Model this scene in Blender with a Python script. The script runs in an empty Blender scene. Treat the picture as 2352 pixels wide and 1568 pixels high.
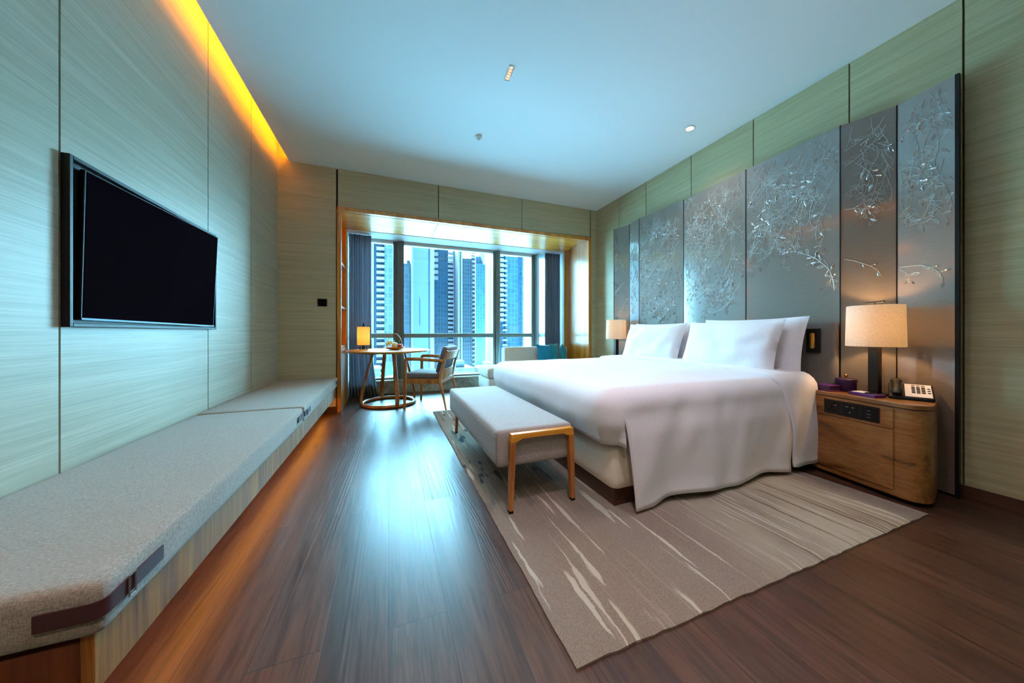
import bpy, bmesh, math, random
from mathutils import Vector, Matrix, noise
R = math.radians
PI = math.pi
scene = bpy.context.scene
COL = scene.collection
random.seed(7)

# ------------------------------------------------------------------ helpers
def lin(c):
    return tuple(((v/255.0)/12.92 if v/255.0 <= .04045 else ((v/255.0+.055)/1.055)**2.4) for v in c)
def rgba(c):
    return lin(c)+(1.0,)

OFF = {}
def tag(o, label=None, cat=None, group=None, kind=None):
    if label: o['label'] = label
    if cat: o['category'] = cat
    if group: o['group'] = group
    if kind: o['kind'] = kind
    return o

def thing(name, label, cat, loc=(0,0,0), rz=0.0, group=None):
    o = bpy.data.objects.new(name, None)
    COL.objects.link(o)
    o.empty_display_size = .1
    o.location = loc; o.rotation_euler = (0,0,rz)
    OFF[o.name] = Vector(loc) if abs(rz) < 1e-9 else Vector((0,0,0))
    return tag(o, label, cat, group)

def obj(name, bm, mat, parent=None, origin=None, smooth=35, bevel=0.0, segs=2, subsurf=0, solid=0.0, label=None):
    """links bm (scene coordinates, or the thing's own when the thing is turned) as one mesh object"""
    me = bpy.data.meshes.new(name)
    off = Vector((0,0,0))
    if parent is not None: off = OFF[parent.name]
    elif origin is not None: off = Vector(origin)
    if off.length > 0: bmesh.ops.translate(bm, verts=bm.verts, vec=-off)
    bmesh.ops.recalc_face_normals(bm, faces=bm.faces)
    bm.to_mesh(me); bm.free()
    if smooth:
        for p in me.polygons: p.use_smooth = True
        me.set_sharp_from_angle(angle=R(smooth))
    for m in (mat if isinstance(mat, (list, tuple)) else [mat]): me.materials.append(m)
    o = bpy.data.objects.new(name, me); COL.objects.link(o)
    if parent is not None:
        o.parent = parent
    elif origin is not None: o.location = origin
    OFF[o.name] = off
    if solid:
        md = o.modifiers.new('thick','SOLIDIFY'); md.thickness = solid; md.offset = -1
    if bevel:
        md = o.modifiers.new('edge','BEVEL'); md.width = bevel; md.segments = segs; md.limit_method = 'ANGLE'; md.angle_limit = R(40)
    if subsurf:
        md = o.modifiers.new('sub','SUBSURF'); md.levels = subsurf; md.render_levels = subsurf
    if label: o['label'] = label
    return o

def structure(name, bm, mat, **k):
    o = obj(name, bm, mat, **k); o['kind'] = 'structure'; return o

def copy_tree(o, parent=None):
    c = o.copy(); COL.objects.link(c)
    if parent is not None:
        c.parent = parent
    OFF[c.name] = OFF[o.name]
    for ch in list(o.children): copy_tree(ch, c)
    return c

def BM(): return bmesh.new()

def box(bm, x0,x1,y0,y1,z0,z1, mi=0, M=None):
    vs = [bm.verts.new((x,y,z)) for z in (z0,z1) for y in (y0,y1) for x in (x0,x1)]
    if M is not None:
        for v in vs: v.co = M @ v.co
    for f in ((0,2,3,1),(4,5,7,6),(0,1,5,4),(2,6,7,3),(0,4,6,2),(1,3,7,5)):
        fc = bm.faces.new([vs[i] for i in f]); fc.material_index = mi
    return vs

def prism(bm, poly, z0, z1, mi=0):
    a = [bm.verts.new((x,y,z0)) for x,y in poly]; b = [bm.verts.new((x,y,z1)) for x,y in poly]
    n = len(poly)
    bm.faces.new(a[::-1]).material_index = mi; bm.faces.new(b).material_index = mi
    for i in range(n): bm.faces.new((a[i],a[(i+1)%n],b[(i+1)%n],b[i])).material_index = mi

def lathe(bm, prof, cx=0, cy=0, cz=0, seg=32, cap=True):
    rings = []
    for r,z in prof:
        rings.append([bm.verts.new((cx+r*math.cos(2*PI*k/seg), cy+r*math.sin(2*PI*k/seg), cz+z)) for k in range(seg)])
    for a,b in zip(rings, rings[1:]):
        for k in range(seg): bm.faces.new((a[k],a[(k+1)%seg],b[(k+1)%seg],b[k]))
    if cap:
        if prof[0][0] > 1e-6: bm.faces.new(rings[0][::-1])
        if prof[-1][0] > 1e-6: bm.faces.new(rings[-1])
    bmesh.ops.remove_doubles(bm, verts=bm.verts, dist=1e-6)

def tube(bm, pts, rad, seg=10, closed=False, sq=1.0, flat=None):
    """sweeps a round (or square when sq>1) section along pts; rad a number or one per point; flat=(fx,fy) scales the section"""
    pts = [Vector(p) for p in pts]; n = len(pts)
    if not hasattr(rad,'__len__'): rad = [rad]*n
    rings = []; prev = None
    for i,p in enumerate(pts):
        if closed: t = pts[(i+1)%n]-pts[i-1]
        else: t = pts[min(i+1,n-1)]-pts[max(i-1,0)]
        t.normalize()
        if prev is None:
            up = Vector((0,0,1)) if abs(t.z) < .95 else Vector((1,0,0))
            u = t.cross(up).normalized()
        else:
            u = (prev - t*prev.dot(t)).normalized()
        prev = u; w = t.cross(u)
        ring = []
        for k in range(seg):
            a = 2*PI*k/seg + (PI/4 if seg == 4 else 0)
            c,s = math.cos(a), math.sin(a)
            if flat: c,s = c*flat[0], s*flat[1]
            ring.append(bm.verts.new(p+(u*c+w*s)*rad[i]))
        rings.append(ring)
    m = n if closed else n-1
    for i in range(m):
        a,b = rings[i], rings[(i+1)%n]
        for k in range(seg): bm.faces.new((a[k],a[(k+1)%seg],b[(k+1)%seg],b[k]))
    if not closed:
        bm.faces.new(rings[0][::-1]); bm.faces.new(rings[-1])

def rbox(bm, lo, hi, r, n=(8,8,4), bulge=(0,0,0), M=None, wob=0.0, seed=0):
    """soft box with rounded edges of radius r; bulge puffs the faces"""
    lo,hi = Vector(lo),Vector(hi); c = (lo+hi)/2; h = (hi-lo)/2
    t = BM()
    grid = {}
    def V(i,j,k):
        key = (i,j,k)
        if key in grid: return grid[key]
        q = []
        for a,m in zip(key,n):
            s = 2*a/m-1
            q.append(math.copysign(1-(1-abs(s))**1.6, s))
        p = Vector((q[0]*h.x,q[1]*h.y,q[2]*h.z))
        core = Vector((max(-h.x+r,min(h.x-r,p.x)), max(-h.y+r,min(h.y-r,p.y)), max(-h.z+r,min(h.z-r,p.z))))
        d = p-core
        if d.length > 1e-9: p = core+d.normalized()*r if d.length > r*.2 or True else p
        ex,ey,ez = 1-q[0]**2, 1-q[1]**2, 1-q[2]**2
        p += Vector((q[0]*bulge[0]*ey*ez, q[1]*bulge[1]*ex*ez, q[2]*bulge[2]*ex*ey))
        if wob:
            p += noise.noise_vector(Vector((p.x*7+seed,p.y*7,p.z*7)))*wob
        grid[key] = t.verts.new(p+c)
        return grid[key]
    nx,ny,nz = n
    for i in range(nx):
        for j in range(ny):
            for k in (0,nz): t.faces.new((V(i,j,k),V(i+1,j,k),V(i+1,j+1,k),V(i,j+1,k)))
    for i in range(nx):
        for k in range(nz):
            for j in (0,ny): t.faces.new((V(i,j,k),V(i+1,j,k),V(i+1,j,k+1),V(i,j,k+1)))
    for j in range(ny):
        for k in range(nz):
            for i in (0,nx): t.faces.new((V(i,j,k),V(i,j+1,k),V(i,j+1,k+1),V(i,j,k+1)))
    if M is not None:
        for v in t.verts: v.co = M @ v.co
    bmesh.ops.recalc_face_normals(t, faces=t.faces)
    me = bpy.data.meshes.new('tmp'); t.to_mesh(me); t.free(); bm.from_mesh(me); bpy.data.meshes.remove(me)

def pillow(bm, w, h, t, M, seed=0, n=22, pinch=.07):
    """soft pillow in its own XZ plane, thickness along Y"""
    tb = BM()
    for side in (1,-1):
        g = []
        for i in range(n+1):
            row = []
            for j in range(n+1):
                u,v = 2*i/n-1, 2*j/n-1
                x = u*w/2*(1-pinch*(1-v*v)*abs(u)**3); z = v*h/2*(1-pinch*1.3*(1-u*u)*abs(v)**3)
                th = t/2*(max(0,(1-abs(u)**2.6))*max(0,(1-abs(v)**2.4)))**.55
                wr = noise.noise(Vector((u*2.6+seed,v*2.2,side*3.1)))*.022*(1-abs(u)**4)*(1-abs(v)**4)
                wr += .006*math.sin(9*u+4*v+seed)*(abs(u)**2)*(1-abs(u)**6)
                row.append(tb.verts.new((x, side*(th+wr*(1 if th > .004 else 0)), z)))
            g.append(row)
        for i in range(n):
            for j in range(n): tb.faces.new((g[i][j],g[i+1][j],g[i+1][j+1],g[i][j+1]))
    bmesh.ops.remove_doubles(tb, verts=tb.verts, dist=1e-5)
    for v in tb.verts: v.co = M @ v.co
    bmesh.ops.recalc_face_normals(tb, faces=tb.faces)
    me = bpy.data.meshes.new('tmp'); tb.to_mesh(me); tb.free(); bm.from_mesh(me); bpy.data.meshes.remove(me)

# ------------------------------------------------------------------ materials
def base_mat(name, color=(200,200,200), rough=.5, metal=0.0, coat=0.0, coat_rough=.1, spec=.5, emis=None, estr=0):
    m = bpy.data.materials.new(name); m.use_nodes = True
    b = m.node_tree.nodes['Principled BSDF']
    b.inputs['Base Color'].default_value = rgba(color)
    b.inputs['Roughness'].default_value = rough
    b.inputs['Metallic'].default_value = metal
    b.inputs['Coat Weight'].default_value = coat
    b.inputs['Coat Roughness'].default_value = coat_rough
    b.inputs['Specular IOR Level'].default_value = spec
    if emis:
        b.inputs['Emission Color'].default_value = rgba(emis); b.inputs['Emission Strength'].default_value = estr
    return m
def nodes(m): 
    nt = m.node_tree
    return nt, nt.nodes['Principled BSDF']
def nd(nt, t, **k):
    n = nt.nodes.new(t)
    for a,v in k.items():
        if a in n.inputs: n.inputs[a].default_value = v
        else: setattr(n, a, v)
    return n
def coords(nt, scale=(1,1,1), loc=(0,0,0), rot=(0,0,0)):
    tc = nd(nt,'ShaderNodeTexCoord'); mp = nd(nt,'ShaderNodeMapping')
    mp.inputs['Scale'].default_value = scale; mp.inputs['Location'].default_value = loc; mp.inputs['Rotation'].default_value = rot
    nt.links.new(tc.outputs['Object'], mp.inputs['Vector'])
    return mp.outputs['Vector']
def ramp(nt, fac, stops):
    r = nd(nt,'ShaderNodeValToRGB'); cr = r.color_ramp
    while len(cr.elements) > len(stops): cr.elements.remove(cr.elements[-1])
    while len(cr.elements) < len(stops): cr.elements.new(.5)
    for e,(p,c) in zip(cr.elements, stops):
        e.position = p; e.color = rgba(c) if len(c) == 3 else c
    nt.links.new(fac, r.inputs['Fac']); return r.outputs['Color']
def mixc(nt, fac, a, b, mode='MIX'):
    n = nd(nt,'ShaderNodeMix', data_type='RGBA', blend_type=mode)
    for s,v in ((0,fac),(6,a),(7,b)):
        if hasattr(v,'is_linked'): nt.links.new(v, n.inputs[s])
        else: n.inputs[s].default_value = v if s == 0 else (rgba(v) if len(v) == 3 else v)
    return n.outputs[2]
def math_n(nt, op, a, b=None, clamp=False):
    n = nd(nt,'ShaderNodeMath', operation=op); n.use_clamp = clamp
    for s,v in ((0,a),(1,b)):
        if v is None: continue
        if hasattr(v,'is_linked'): nt.links.new(v, n.inputs[s])
        else: n.inputs[s].default_value = v
    return n.outputs[0]
def noise_n(nt, vec, scale=5, detail=3, rough=.5, dist=0):
    n = nd(nt,'ShaderNodeTexNoise'); n.inputs['Scale'].default_value = scale; n.inputs['Detail'].default_value = detail
    n.inputs['Roughness'].default_value = rough; n.inputs['Distortion'].default_value = dist
    nt.links.new(vec, n.inputs['Vector']); return n.outputs['Fac']
def bump(nt, b, h, strength=.2, dist=.01):
    n = nd(nt,'ShaderNodeBump'); n.inputs['Strength'].default_value = strength; n.inputs['Distance'].default_value = dist
    nt.links.new(h, n.inputs['Height']); nt.links.new(n.outputs['Normal'], b.inputs['Normal'])

def wood(name, dark, mid, light, axis='x', scale=10, rough=.4, coat=0.0, stretch=.07, bmp=.12, contrast=(.32,.5,.68), spec=.5, fine=.35):
    m = base_mat(name, mid, rough, coat=coat, spec=spec); nt,b = nodes(m)
    s = {'x':(stretch,1,1),'y':(1,stretch,1),'z':(1,1,stretch)}[axis]
    v = coords(nt, s)
    n1 = noise_n(nt, v, scale, 5, .6, .9)
    v2 = coords(nt, tuple((q*.35 if q < 1 else q) for q in s))
    n2 = noise_n(nt, v2, scale*9, 3, .6, .2)
    c = ramp(nt, n1, [(contrast[0],dark),(contrast[1],mid),(contrast[2],light)])
    f = ramp(nt, n2, [(.35,(105,98,92)),(.6,(255,255,255))])
    c2 = mixc(nt, fine, c, f, 'MULTIPLY')
    nt.links.new(c2, b.inputs['Base Color'])
    if bmp: bump(nt, b, n2, bmp, .004)
    return m

def fabric(name, color, color2=None, scale=220, rough=.95, bmp=.25, sheen=.2, mott=3.0):
    m = base_mat(name, color, rough, spec=.15); nt,b = nodes(m)
    v = coords(nt)
    w1 = noise_n(nt, coords(nt,(1,.25,.25)), scale, 2, .5); w2 = noise_n(nt, coords(nt,(.25,1,1)), scale, 2, .5)
    h = math_n(nt,'ADD', w1, w2)
    c2 = color2 or tuple(int(x*.8) for x in color)
    c = ramp(nt, math_n(nt,'MULTIPLY',h,.5), [(.36,c2),(.62,color)])
    nt.links.new(c, b.inputs['Base Color'])
    b.inputs['Sheen Weight'].default_value = sheen
    bump(nt, b, h, bmp, .002)
    return m

M = {}
# wall veneer: pale oak, grain along the wall, light on each wall tinted in
M['veneer_y'] = wood('veneer_y',(170,163,142),(181,174,153),(191,185,165),'y',26,.45,0,.025,.05,(.25,.5,.75),.35,.22)
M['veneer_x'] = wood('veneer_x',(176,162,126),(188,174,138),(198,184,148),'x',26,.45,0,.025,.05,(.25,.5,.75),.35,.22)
M['gap'] = base_mat('gap',(40,38,30),.8)
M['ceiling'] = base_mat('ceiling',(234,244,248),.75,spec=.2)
M['white_paint'] = base_mat('white_paint',(225,228,228),.6)
M['oak'] = wood('oak',(168,88,14),(208,124,34),(224,150,58),'z',8,.34,.25,.06,.1)
M['oak_x'] = wood('oak_x',(192,112,20),(222,146,46),(234,170,72),'x',8,.34,.22,.06,.04,(.32,.5,.68),.35)
M['oak_y'] = wood('oak_y',(156,84,22),(190,112,38),(210,140,62),'y',8,.34,.25,.06,.1)
M['oak_chair'] = wood('oak_chair',(146,80,28),(182,110,48),(202,136,72),'z',14,.38,.1,.1,.05)
M['fascia'] = wood('fascia',(104,52,10),(148,88,30),(172,112,50),'z',22,.5,0,.05,.15)
M['end_wood'] = wood('end_wood',(70,28,10),(104,48,20),(124,62,28),'z',7,.45,0,.1,.1)
M['night_wood'] = wood('night_wood',(84,46,16),(138,84,36),(158,104,52),'y',9,.36,.3,.05,.1,(.36,.47,.64))
M['dark_wood'] = wood('dark_wood',(48,26,16),(70,40,24),(88,52,32),'y',10,.4,0,.08,.1)
M['black'] = base_mat('black',(14,13,14),.5,spec=.25)
M['black_gloss'] = base_mat('black_gloss',(16,9,13),.6,spec=0.0)
M['black_metal'] = base_mat('black_metal',(20,18,18),.5,.0,spec=.3)
M['bronze'] = base_mat('bronze',(44,36,32),.38,.6)
M['brass'] = base_mat('brass',(200,150,70),.28,1.0)
M['silver'] = base_mat('silver',(206,214,220),.24,1.0)
M['chrome_dark'] = base_mat('chrome_dark',(60,66,72),.45,1.0)
M['linen'] = fabric('linen',(232,230,236),(224,222,230),300,.8,.05,.15)
M['sheet'] = fabric('sheet',(226,222,222),(216,212,212),300,.85,.05,.15)
M['mattress'] = fabric('mattress',(232,222,208),(224,214,200),200,.9,.1)
M['bench_fabric'] = fabric('bench_fabric',(158,146,134),(120,111,102),420,.95,.5,.3)
M['seat_fabric'] = fabric('seat_fabric',(172,164,160),(140,133,130),420,.95,.3,.3)
M['headboard'] = fabric('headboard',(104,102,102),(96,94,94),500,.8,.05)
M['chair_grey'] = fabric('chair_grey',(118,112,116),(100,94,98),200,.8,.1)
M['sofa'] = fabric('sofa',(214,206,194),(198,190,178),200,.9,.1)
M['teal'] = fabric('teal',(14,140,176),(8,120,156),200,.7,.1,.4)
M['teal_green'] = fabric('teal_green',(24,140,150),(14,118,130),200,.7,.1,.4)
M['leather'] = base_mat('leather',(62,30,32),.5)
M['purple'] = base_mat('purple',(84,22,104),.45)
M['purple_dark'] = base_mat('purple_dark',(52,16,60),.5)
M['paper'] = base_mat('paper',(228,218,214),.8)
M['frame_metal'] = base_mat('frame_metal',(128,140,138),.4,.3)
M['frame_dark'] = base_mat('frame_dark',(96,100,104),.4,.3)
M['stone'] = base_mat('stone',(150,146,136),.5); 
nt,b = nodes(M['stone']); v = coords(nt); nt.links.new(ramp(nt, noise_n(nt,v,6,6,.65,.6),[(.35,(112,104,92)),(.6,(158,152,140))]), b.inputs['Base Color'])

# lacquered silk for the folding screen
m = base_mat('lacquer',(126,112,100),.5,coat=1.0,coat_rough=.1,spec=.5); nt,b = nodes(m)
n1 = noise_n(nt, coords(nt,(2,2,60)), 10, 3, .6)
nt.links.new(ramp(nt,n1,[(.3,(112,98,86)),(.7,(124,110,98))]), b.inputs['Base Color'])
b.inputs['Coat IOR'].default_value = 1.9
M['lacquer'] = m
M['inlay'] = base_mat('inlay',(206,212,210),.4,.1,coat=.8,coat_rough=.12)

# floor planks running towards the window
m = base_mat('floor_planks',(80,50,38),.3,spec=.4); nt,b = nodes(m)
tc = nd(nt,'ShaderNodeTexCoord'); sp = nd(nt,'ShaderNodeSeparateXYZ'); cb = nd(nt,'ShaderNodeCombineXYZ')
nt.links.new(tc.outputs['Object'], sp.inputs[0]); nt.links.new(sp.outputs['Y'], cb.inputs['X']); nt.links.new(sp.outputs['X'], cb.inputs['Y'])
br = nd(nt,'ShaderNodeTexBrick'); br.offset = .41; br.offset_frequency = 2
for k,vv in (('Scale',1.0),('Mortar Size',.0012),('Mortar Smooth',.1),('Bias',0.0),('Brick Width',1.9),('Row Height',.19)): br.inputs[k].default_value = vv
br.inputs['Color1'].default_value = (0,0,0,1); br.inputs['Color2'].default_value = (1,1,1,1); br.inputs['Mortar'].default_value = (.5,.5,.5,1)
nt.links.new(cb.outputs[0], br.inputs['Vector'])
# offset the grain from plank to plank
off = nd(nt,'ShaderNodeVectorMath', operation='MULTIPLY_ADD'); off.inputs[1].default_value = (0,0,7.3)
nt.links.new(br.outputs['Color'], off.inputs[0])
mpg = nd(nt,'ShaderNodeMapping'); mpg.inputs['Scale'].default_value = (1,.06,1); nt.links.new(tc.outputs['Object'], mpg.inputs['Vector']); nt.links.new(mpg.outputs['Vector'], off.inputs[2])
g1 = noise_n(nt, off.outputs[0], 9, 5, .6, 1.2)
g2 = noise_n(nt, off.outputs[0], 90, 3, .6, .3)
base = ramp(nt, g1, [(.3,(62,38,26)),(.5,(86,54,39)),(.72,(102,69,52))])
tone = ramp(nt, br.outputs['Color'], [(0,(205,200,196)),(1,(255,255,255))])
c = mixc(nt, 1.0, base, tone, 'MULTIPLY')
# cathedral grain: contour rings of a stretched noise
mpr = nd(nt,'ShaderNodeVectorMath', operation='MULTIPLY'); mpr.inputs[1].default_value = (1,.55,1); nt.links.new(off.outputs[0], mpr.inputs[0])
gl = noise_n(nt, mpr.outputs[0], 5.5, 2, .45, .25)
ring = math_n(nt,'ADD', math_n(nt,'MULTIPLY', math_n(nt,'SINE', math_n(nt,'MULTIPLY', gl, 150.0)), .5), .5)
fade = ramp(nt, noise_n(nt, off.outputs[0], 3.0, 2, .5), [(.42,(0,0,0)),(.6,(255,255,255))])
ringf = math_n(nt,'MULTIPLY', ring, fade)
c = mixc(nt, math_n(nt,'MULTIPLY',ringf,.35), c, (52,32,24))
c = mixc(nt, .45, c, ramp(nt, g2, [(.38,(110,100,92)),(.55,(255,255,255))]), 'MULTIPLY')
c = mixc(nt, br.outputs['Fac'], c, (22,14,10))
nt.links.new(c, b.inputs['Base Color'])
rr = math_n(nt,'ADD', math_n(nt,'ADD', math_n(nt,'MULTIPLY', ringf, .10), math_n(nt,'MULTIPLY', g2, .16)), .27); nt.links.new(rr, b.inputs['Roughness'])
hgt = math_n(nt,'SUBTRACT', math_n(nt,'ADD', math_n(nt,'MULTIPLY', ringf, .6), math_n(nt,'MULTIPLY', g2, .5)), math_n(nt,'MULTIPLY', br.outputs['Fac'], 1.6))
bump(nt, b, hgt, .3, .0015)
M['floor'] = m

# rug: taupe pile with pale and dark streaks along its length
m = base_mat('rug',(130,116,104),1.0,spec=.05); nt,b = nodes(m)
v = coords(nt,(1,1,1))
wob = nd(nt,'ShaderNodeTexNoise'); wob.inputs['Scale'].default_value = 14; wob.inputs['Detail'].default_value = 5; wob.inputs['Roughness'].default_value = .65; nt.links.new(v, wob.inputs['Vector'])
wa = nd(nt,'ShaderNodeVectorMath', operation='MULTIPLY_ADD'); wa.inputs[1].default_value = (.022,.05,0); nt.links.new(wob.outputs['Color'], wa.inputs[0]); nt.links.new(v, wa.inputs[2])
def streaks(scale, loc, lo, hi):
    mp = nd(nt,'ShaderNodeMapping'); mp.inputs['Scale'].default_value = scale; mp.inputs['Location'].default_value = loc
    nt.links.new(wa.outputs[0], mp.inputs['Vector'])
    n = noise_n(nt, mp.outputs['Vector'], 1.0, 1.5, .5)
    return ramp(nt, n, [(lo,(0,0,0)),(hi,(255,255,255))])
sx = nd(nt,'ShaderNodeSeparateXYZ'); nt.links.new(v, sx.inputs[0])
X_, Y_ = sx.outputs['X'], sx.outputs['Y']
def sm(val, a, c_):
    n = nd(nt,'ShaderNodeMapRange', interpolation_type='SMOOTHSTEP'); n.inputs['From Min'].default_value = a; n.inputs['From Max'].default_value = c_
    nt.links.new(val, n.inputs['Value']); return n.outputs['Result']
pale1 = streaks((29,1.8,1),(3,1,0),.615,.65)
pale2 = streaks((38,1.0,1),(9,4,0),.575,.62)
dark1 = streaks((34,1.1,1),(14,2,0),.60,.65)
spots = streaks((16,5,1),(1,8,0),.60,.66)
right = math_n(nt,'MULTIPLY', sm(X_,-.35,.25), math_n(nt,'SUBTRACT',1.0, sm(X_,.75,1.0)))
nearm = math_n(nt,'SUBTRACT', 1.0, sm(Y_,-1.1,-.55))
field = noise_n(nt, coords(nt,(2.2,1.2,1),(5,0,0)), 1.6, 3, .5)
wash = math_n(nt,'MULTIPLY', math_n(nt,'MULTIPLY', right, ramp(nt, field, [(.3,(110,110,110)),(.6,(255,255,255))])), .85)  # pale field: part rug design, part downlight pool put into the colour
weave = noise_n(nt, coords(nt), 260, 2, .6)
c = ramp(nt, weave, [(.35,(116,103,92)),(.65,(138,124,112))])
c = mixc(nt, wash, c, (166,159,142))
c = mixc(nt, math_n(nt,'MULTIPLY',pale2, math_n(nt,'ADD',.12,math_n(nt,'MULTIPLY',right,.7))), c, (172,165,148))
c = mixc(nt, math_n(nt,'MULTIPLY',pale1,.9), c, (176,169,154))
c = mixc(nt, math_n(nt,'MULTIPLY',dark1, math_n(nt,'ADD',math_n(nt,'MULTIPLY',right,.75), math_n(nt,'MULTIPLY',sm(Y_,-1.0,-.3),.5), True)), c, (92,80,68))
c = mixc(nt, math_n(nt,'MULTIPLY',spots, math_n(nt,'MULTIPLY', sm(Y_,-.9,-.4), math_n(nt,'SUBTRACT',1.0,sm(X_,-.75,-.35)))), c, (58,64,74))
nt.links.new(c, b.inputs['Base Color'])
hh = math_n(nt,'ADD', math_n(nt,'MULTIPLY',weave,.5), math_n(nt,'MULTIPLY',math_n(nt,'ADD',pale1,pale2),.9))
bump(nt, b, hh, .6, .004)
M['rug'] = m

# lamp shades: cloth that lets the bulb through
def shade_mat(name, col, trans):
    m = bpy.data.materials.new(name); m.use_nodes = True; nt = m.node_tree; nt.nodes.remove(nt.nodes['Principled BSDF'])
    out = nt.nodes['Material Output']
    d = nd(nt,'ShaderNodeBsdfDiffuse'); t = nd(nt,'ShaderNodeBsdfTranslucent'); mx = nd(nt,'ShaderNodeMixShader')
    v = coords(nt,(1,1,1)); n = noise_n(nt, v, 160, 2, .6)
    c = ramp(nt, n, [(.3,tuple(int(q*.9) for q in col)),(.7,col)])
    nt.links.new(c, d.inputs['Color']); nt.links.new(c, t.inputs['Color']); mx.inputs[0].default_value = trans
    nt.links.new(d.outputs[0], mx.inputs[1]); nt.links.new(t.outputs[0], mx.inputs[2]); nt.links.new(mx.outputs[0], out.inputs['Surface'])
    return m
M['shade'] = shade_mat('shade',(236,226,212),.45)
M['shade_amber'] = shade_mat('shade_amber',(255,226,164),.6)
M['drape'] = shade_mat('drape',(158,162,172),.45)
# sheer
m = bpy.data.materials.new('sheer'); m.use_nodes = True; nt = m.node_tree; nt.nodes.remove(nt.nodes['Principled BSDF'])
out = nt.nodes['Material Output']; d = nd(nt,'ShaderNodeBsdfTranslucent'); d.inputs['Color'].default_value = rgba((235,240,245)); d2 = nd(nt,'ShaderNodeBsdfDiffuse'); d2.inputs['Color'].default_value = rgba((235,240,245))
t = nd(nt,'ShaderNodeBsdfTransparent'); mx = nd(nt,'ShaderNodeMixShader'); mx2 = nd(nt,'ShaderNodeMixShader'); mx.inputs[0].default_value = .5; mx2.inputs[0].default_value = .4
nt.links.new(d.outputs[0], mx.inputs[1]); nt.links.new(d2.outputs[0], mx.inputs[2]); nt.links.new(mx.outputs[0], mx2.inputs[1]); nt.links.new(t.outputs[0], mx2.inputs[2]); nt.links.new(mx2.outputs[0], out.inputs['Surface'])
M['sheer'] = m
# window glass
m = bpy.data.materials.new('glass'); m.use_nodes = True; nt = m.node_tree; nt.nodes.remove(nt.nodes['Principled BSDF'])
out = nt.nodes['Material Output']; t = nd(nt,'ShaderNodeBsdfTransparent'); t.inputs['Color'].default_value = (.90,.97,.985,1); g = nd(nt,'ShaderNodeBsdfGlossy'); g.inputs['Roughness'].default_value = .01
fr = nd(nt,'ShaderNodeFresnel'); fr.inputs['IOR'].default_value = 1.45; mx = nd(nt,'ShaderNodeMixShader')
nt.links.new(fr.outputs[0], mx.inputs[0]); nt.links.new(t.outputs[0], mx.inputs[1]); nt.links.new(g.outputs[0], mx.inputs[2]); nt.links.new(mx.outputs[0], out.inputs['Surface'])
M['glass'] = m
def glow(name, col, s):
    m = bpy.data.materials.new(name); m.use_nodes = True; nt = m.node_tree; nt.nodes.remove(nt.nodes['Principled BSDF'])
    e = nd(nt,'ShaderNodeEmission'); e.inputs['Color'].default_value = rgba(col); e.inputs['Strength'].default_value = s
    nt.links.new(e.outputs[0], nt.nodes['Material Output'].inputs['Surface']); return m
M['led_amber'] = glow('led_amber',(255,146,6),70)
M['led_floor'] = glow('led_floor',(255,156,10),11)
M['led_cell'] = glow('led_cell',(255,190,150),1.3)
M['led_warm'] = glow('led_warm',(255,214,160),6)

# ------------------------------------------------------------------ room shell
XL, XR, YF, ZC = -1.19, 3.175, 4.39, 2.96
YB = -1.7                    # wall behind the photographer
YW = 5.55                    # glass line
bm = BM(); box(bm, XL-.3, XR+.3, YB-.3, 5.8, -.15, 0); structure('floor', bm, M['floor'])
bm = BM(); box(bm, -1.078, XR+.3, YB-.3, YF+.02, ZC, ZC+.06); structure('ceiling', bm, M['ceiling'], bevel=.002)
bm = BM(); box(bm, XL-.3, XR+.3, YB-.3, 5.8, 3.2, 3.3); structure('ceiling_2', bm, M['white_paint'])

def panel_wall(name, mat, axis, at, thick, seams, z0, z1, cuts=()):
    """veneer boards with dark shadow gaps; axis = the direction the wall runs in"""
    bm = BM(); g = .0045
    for a,c_ in zip(seams, seams[1:]):
        if axis == 'y': box(bm, min(at,at+thick*.3), max(at,at+thick*.3), a+g, c_-g, z0, z1)
        else: box(bm, a+g, c_-g, min(at,at+thick*.3), max(at,at+thick*.3), z0, z1)
    lo,hi = seams[0],seams[-1]
    p,q = at+thick*.25, at+thick
    if axis == 'y': box(bm, min(p,q), max(p,q), lo, hi, z0, z1, 1)
    else: box(bm, lo, hi, min(p,q), max(p,q), z0, z1, 1)
    return structure(name, bm, [mat, M['gap']])
panel_wall('wall_left', M['veneer_y'], 'y', XL, -.1, [YB,-.5,.65,1.788,2.881,3.641,YF+.05], 0, 3.2)
M['veneer_right_lit'] = wood('veneer_right_lit',(168,156,118),(180,168,130),(190,178,142),'y',26,.45,0,.025,.05,(.25,.5,.75),.35,.22)  # same oak; warm bounced light on this wall put into its colour
panel_wall('wall_right', M['veneer_right_lit'], 'y', XR, .1, [YB,-.6,.807,1.310,1.976,2.635,3.309,3.841,YF+.05], 0, ZC)
# wall around the window bay
bm = BM(); g = .005; y0,y1 = YF, YF+.03
for a,c_,z0,z1 in ((XL,-.591,0,3.2),(-.591+2*g,.628,2.5,ZC),(.628,1.854,2.5,ZC),(1.854,3.055,2.5,ZC),(3.055+2*g,XR+.05,0,ZC)):
    box(bm, a+(0 if a == XL else g), c_-g, y0, y1, z0, z1)
box(bm, XL-.1, -.60, y1-.005, y1+.06, 0, 3.2, 1); box(bm, -.6, 3.06, y1-.005, y1+.06, 2.51, 3.2, 1); box(bm, 3.06, XR+.1, y1-.005, y1+.06, 0, 3.2, 1)
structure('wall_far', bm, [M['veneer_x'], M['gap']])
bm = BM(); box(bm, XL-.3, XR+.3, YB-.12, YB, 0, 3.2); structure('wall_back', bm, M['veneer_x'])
bm = BM(); box(bm, XR-.012, XR+.002, YB, .84, 0, .07); structure('baseboard_right', bm, M['dark_wood'], bevel=.002)
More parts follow.
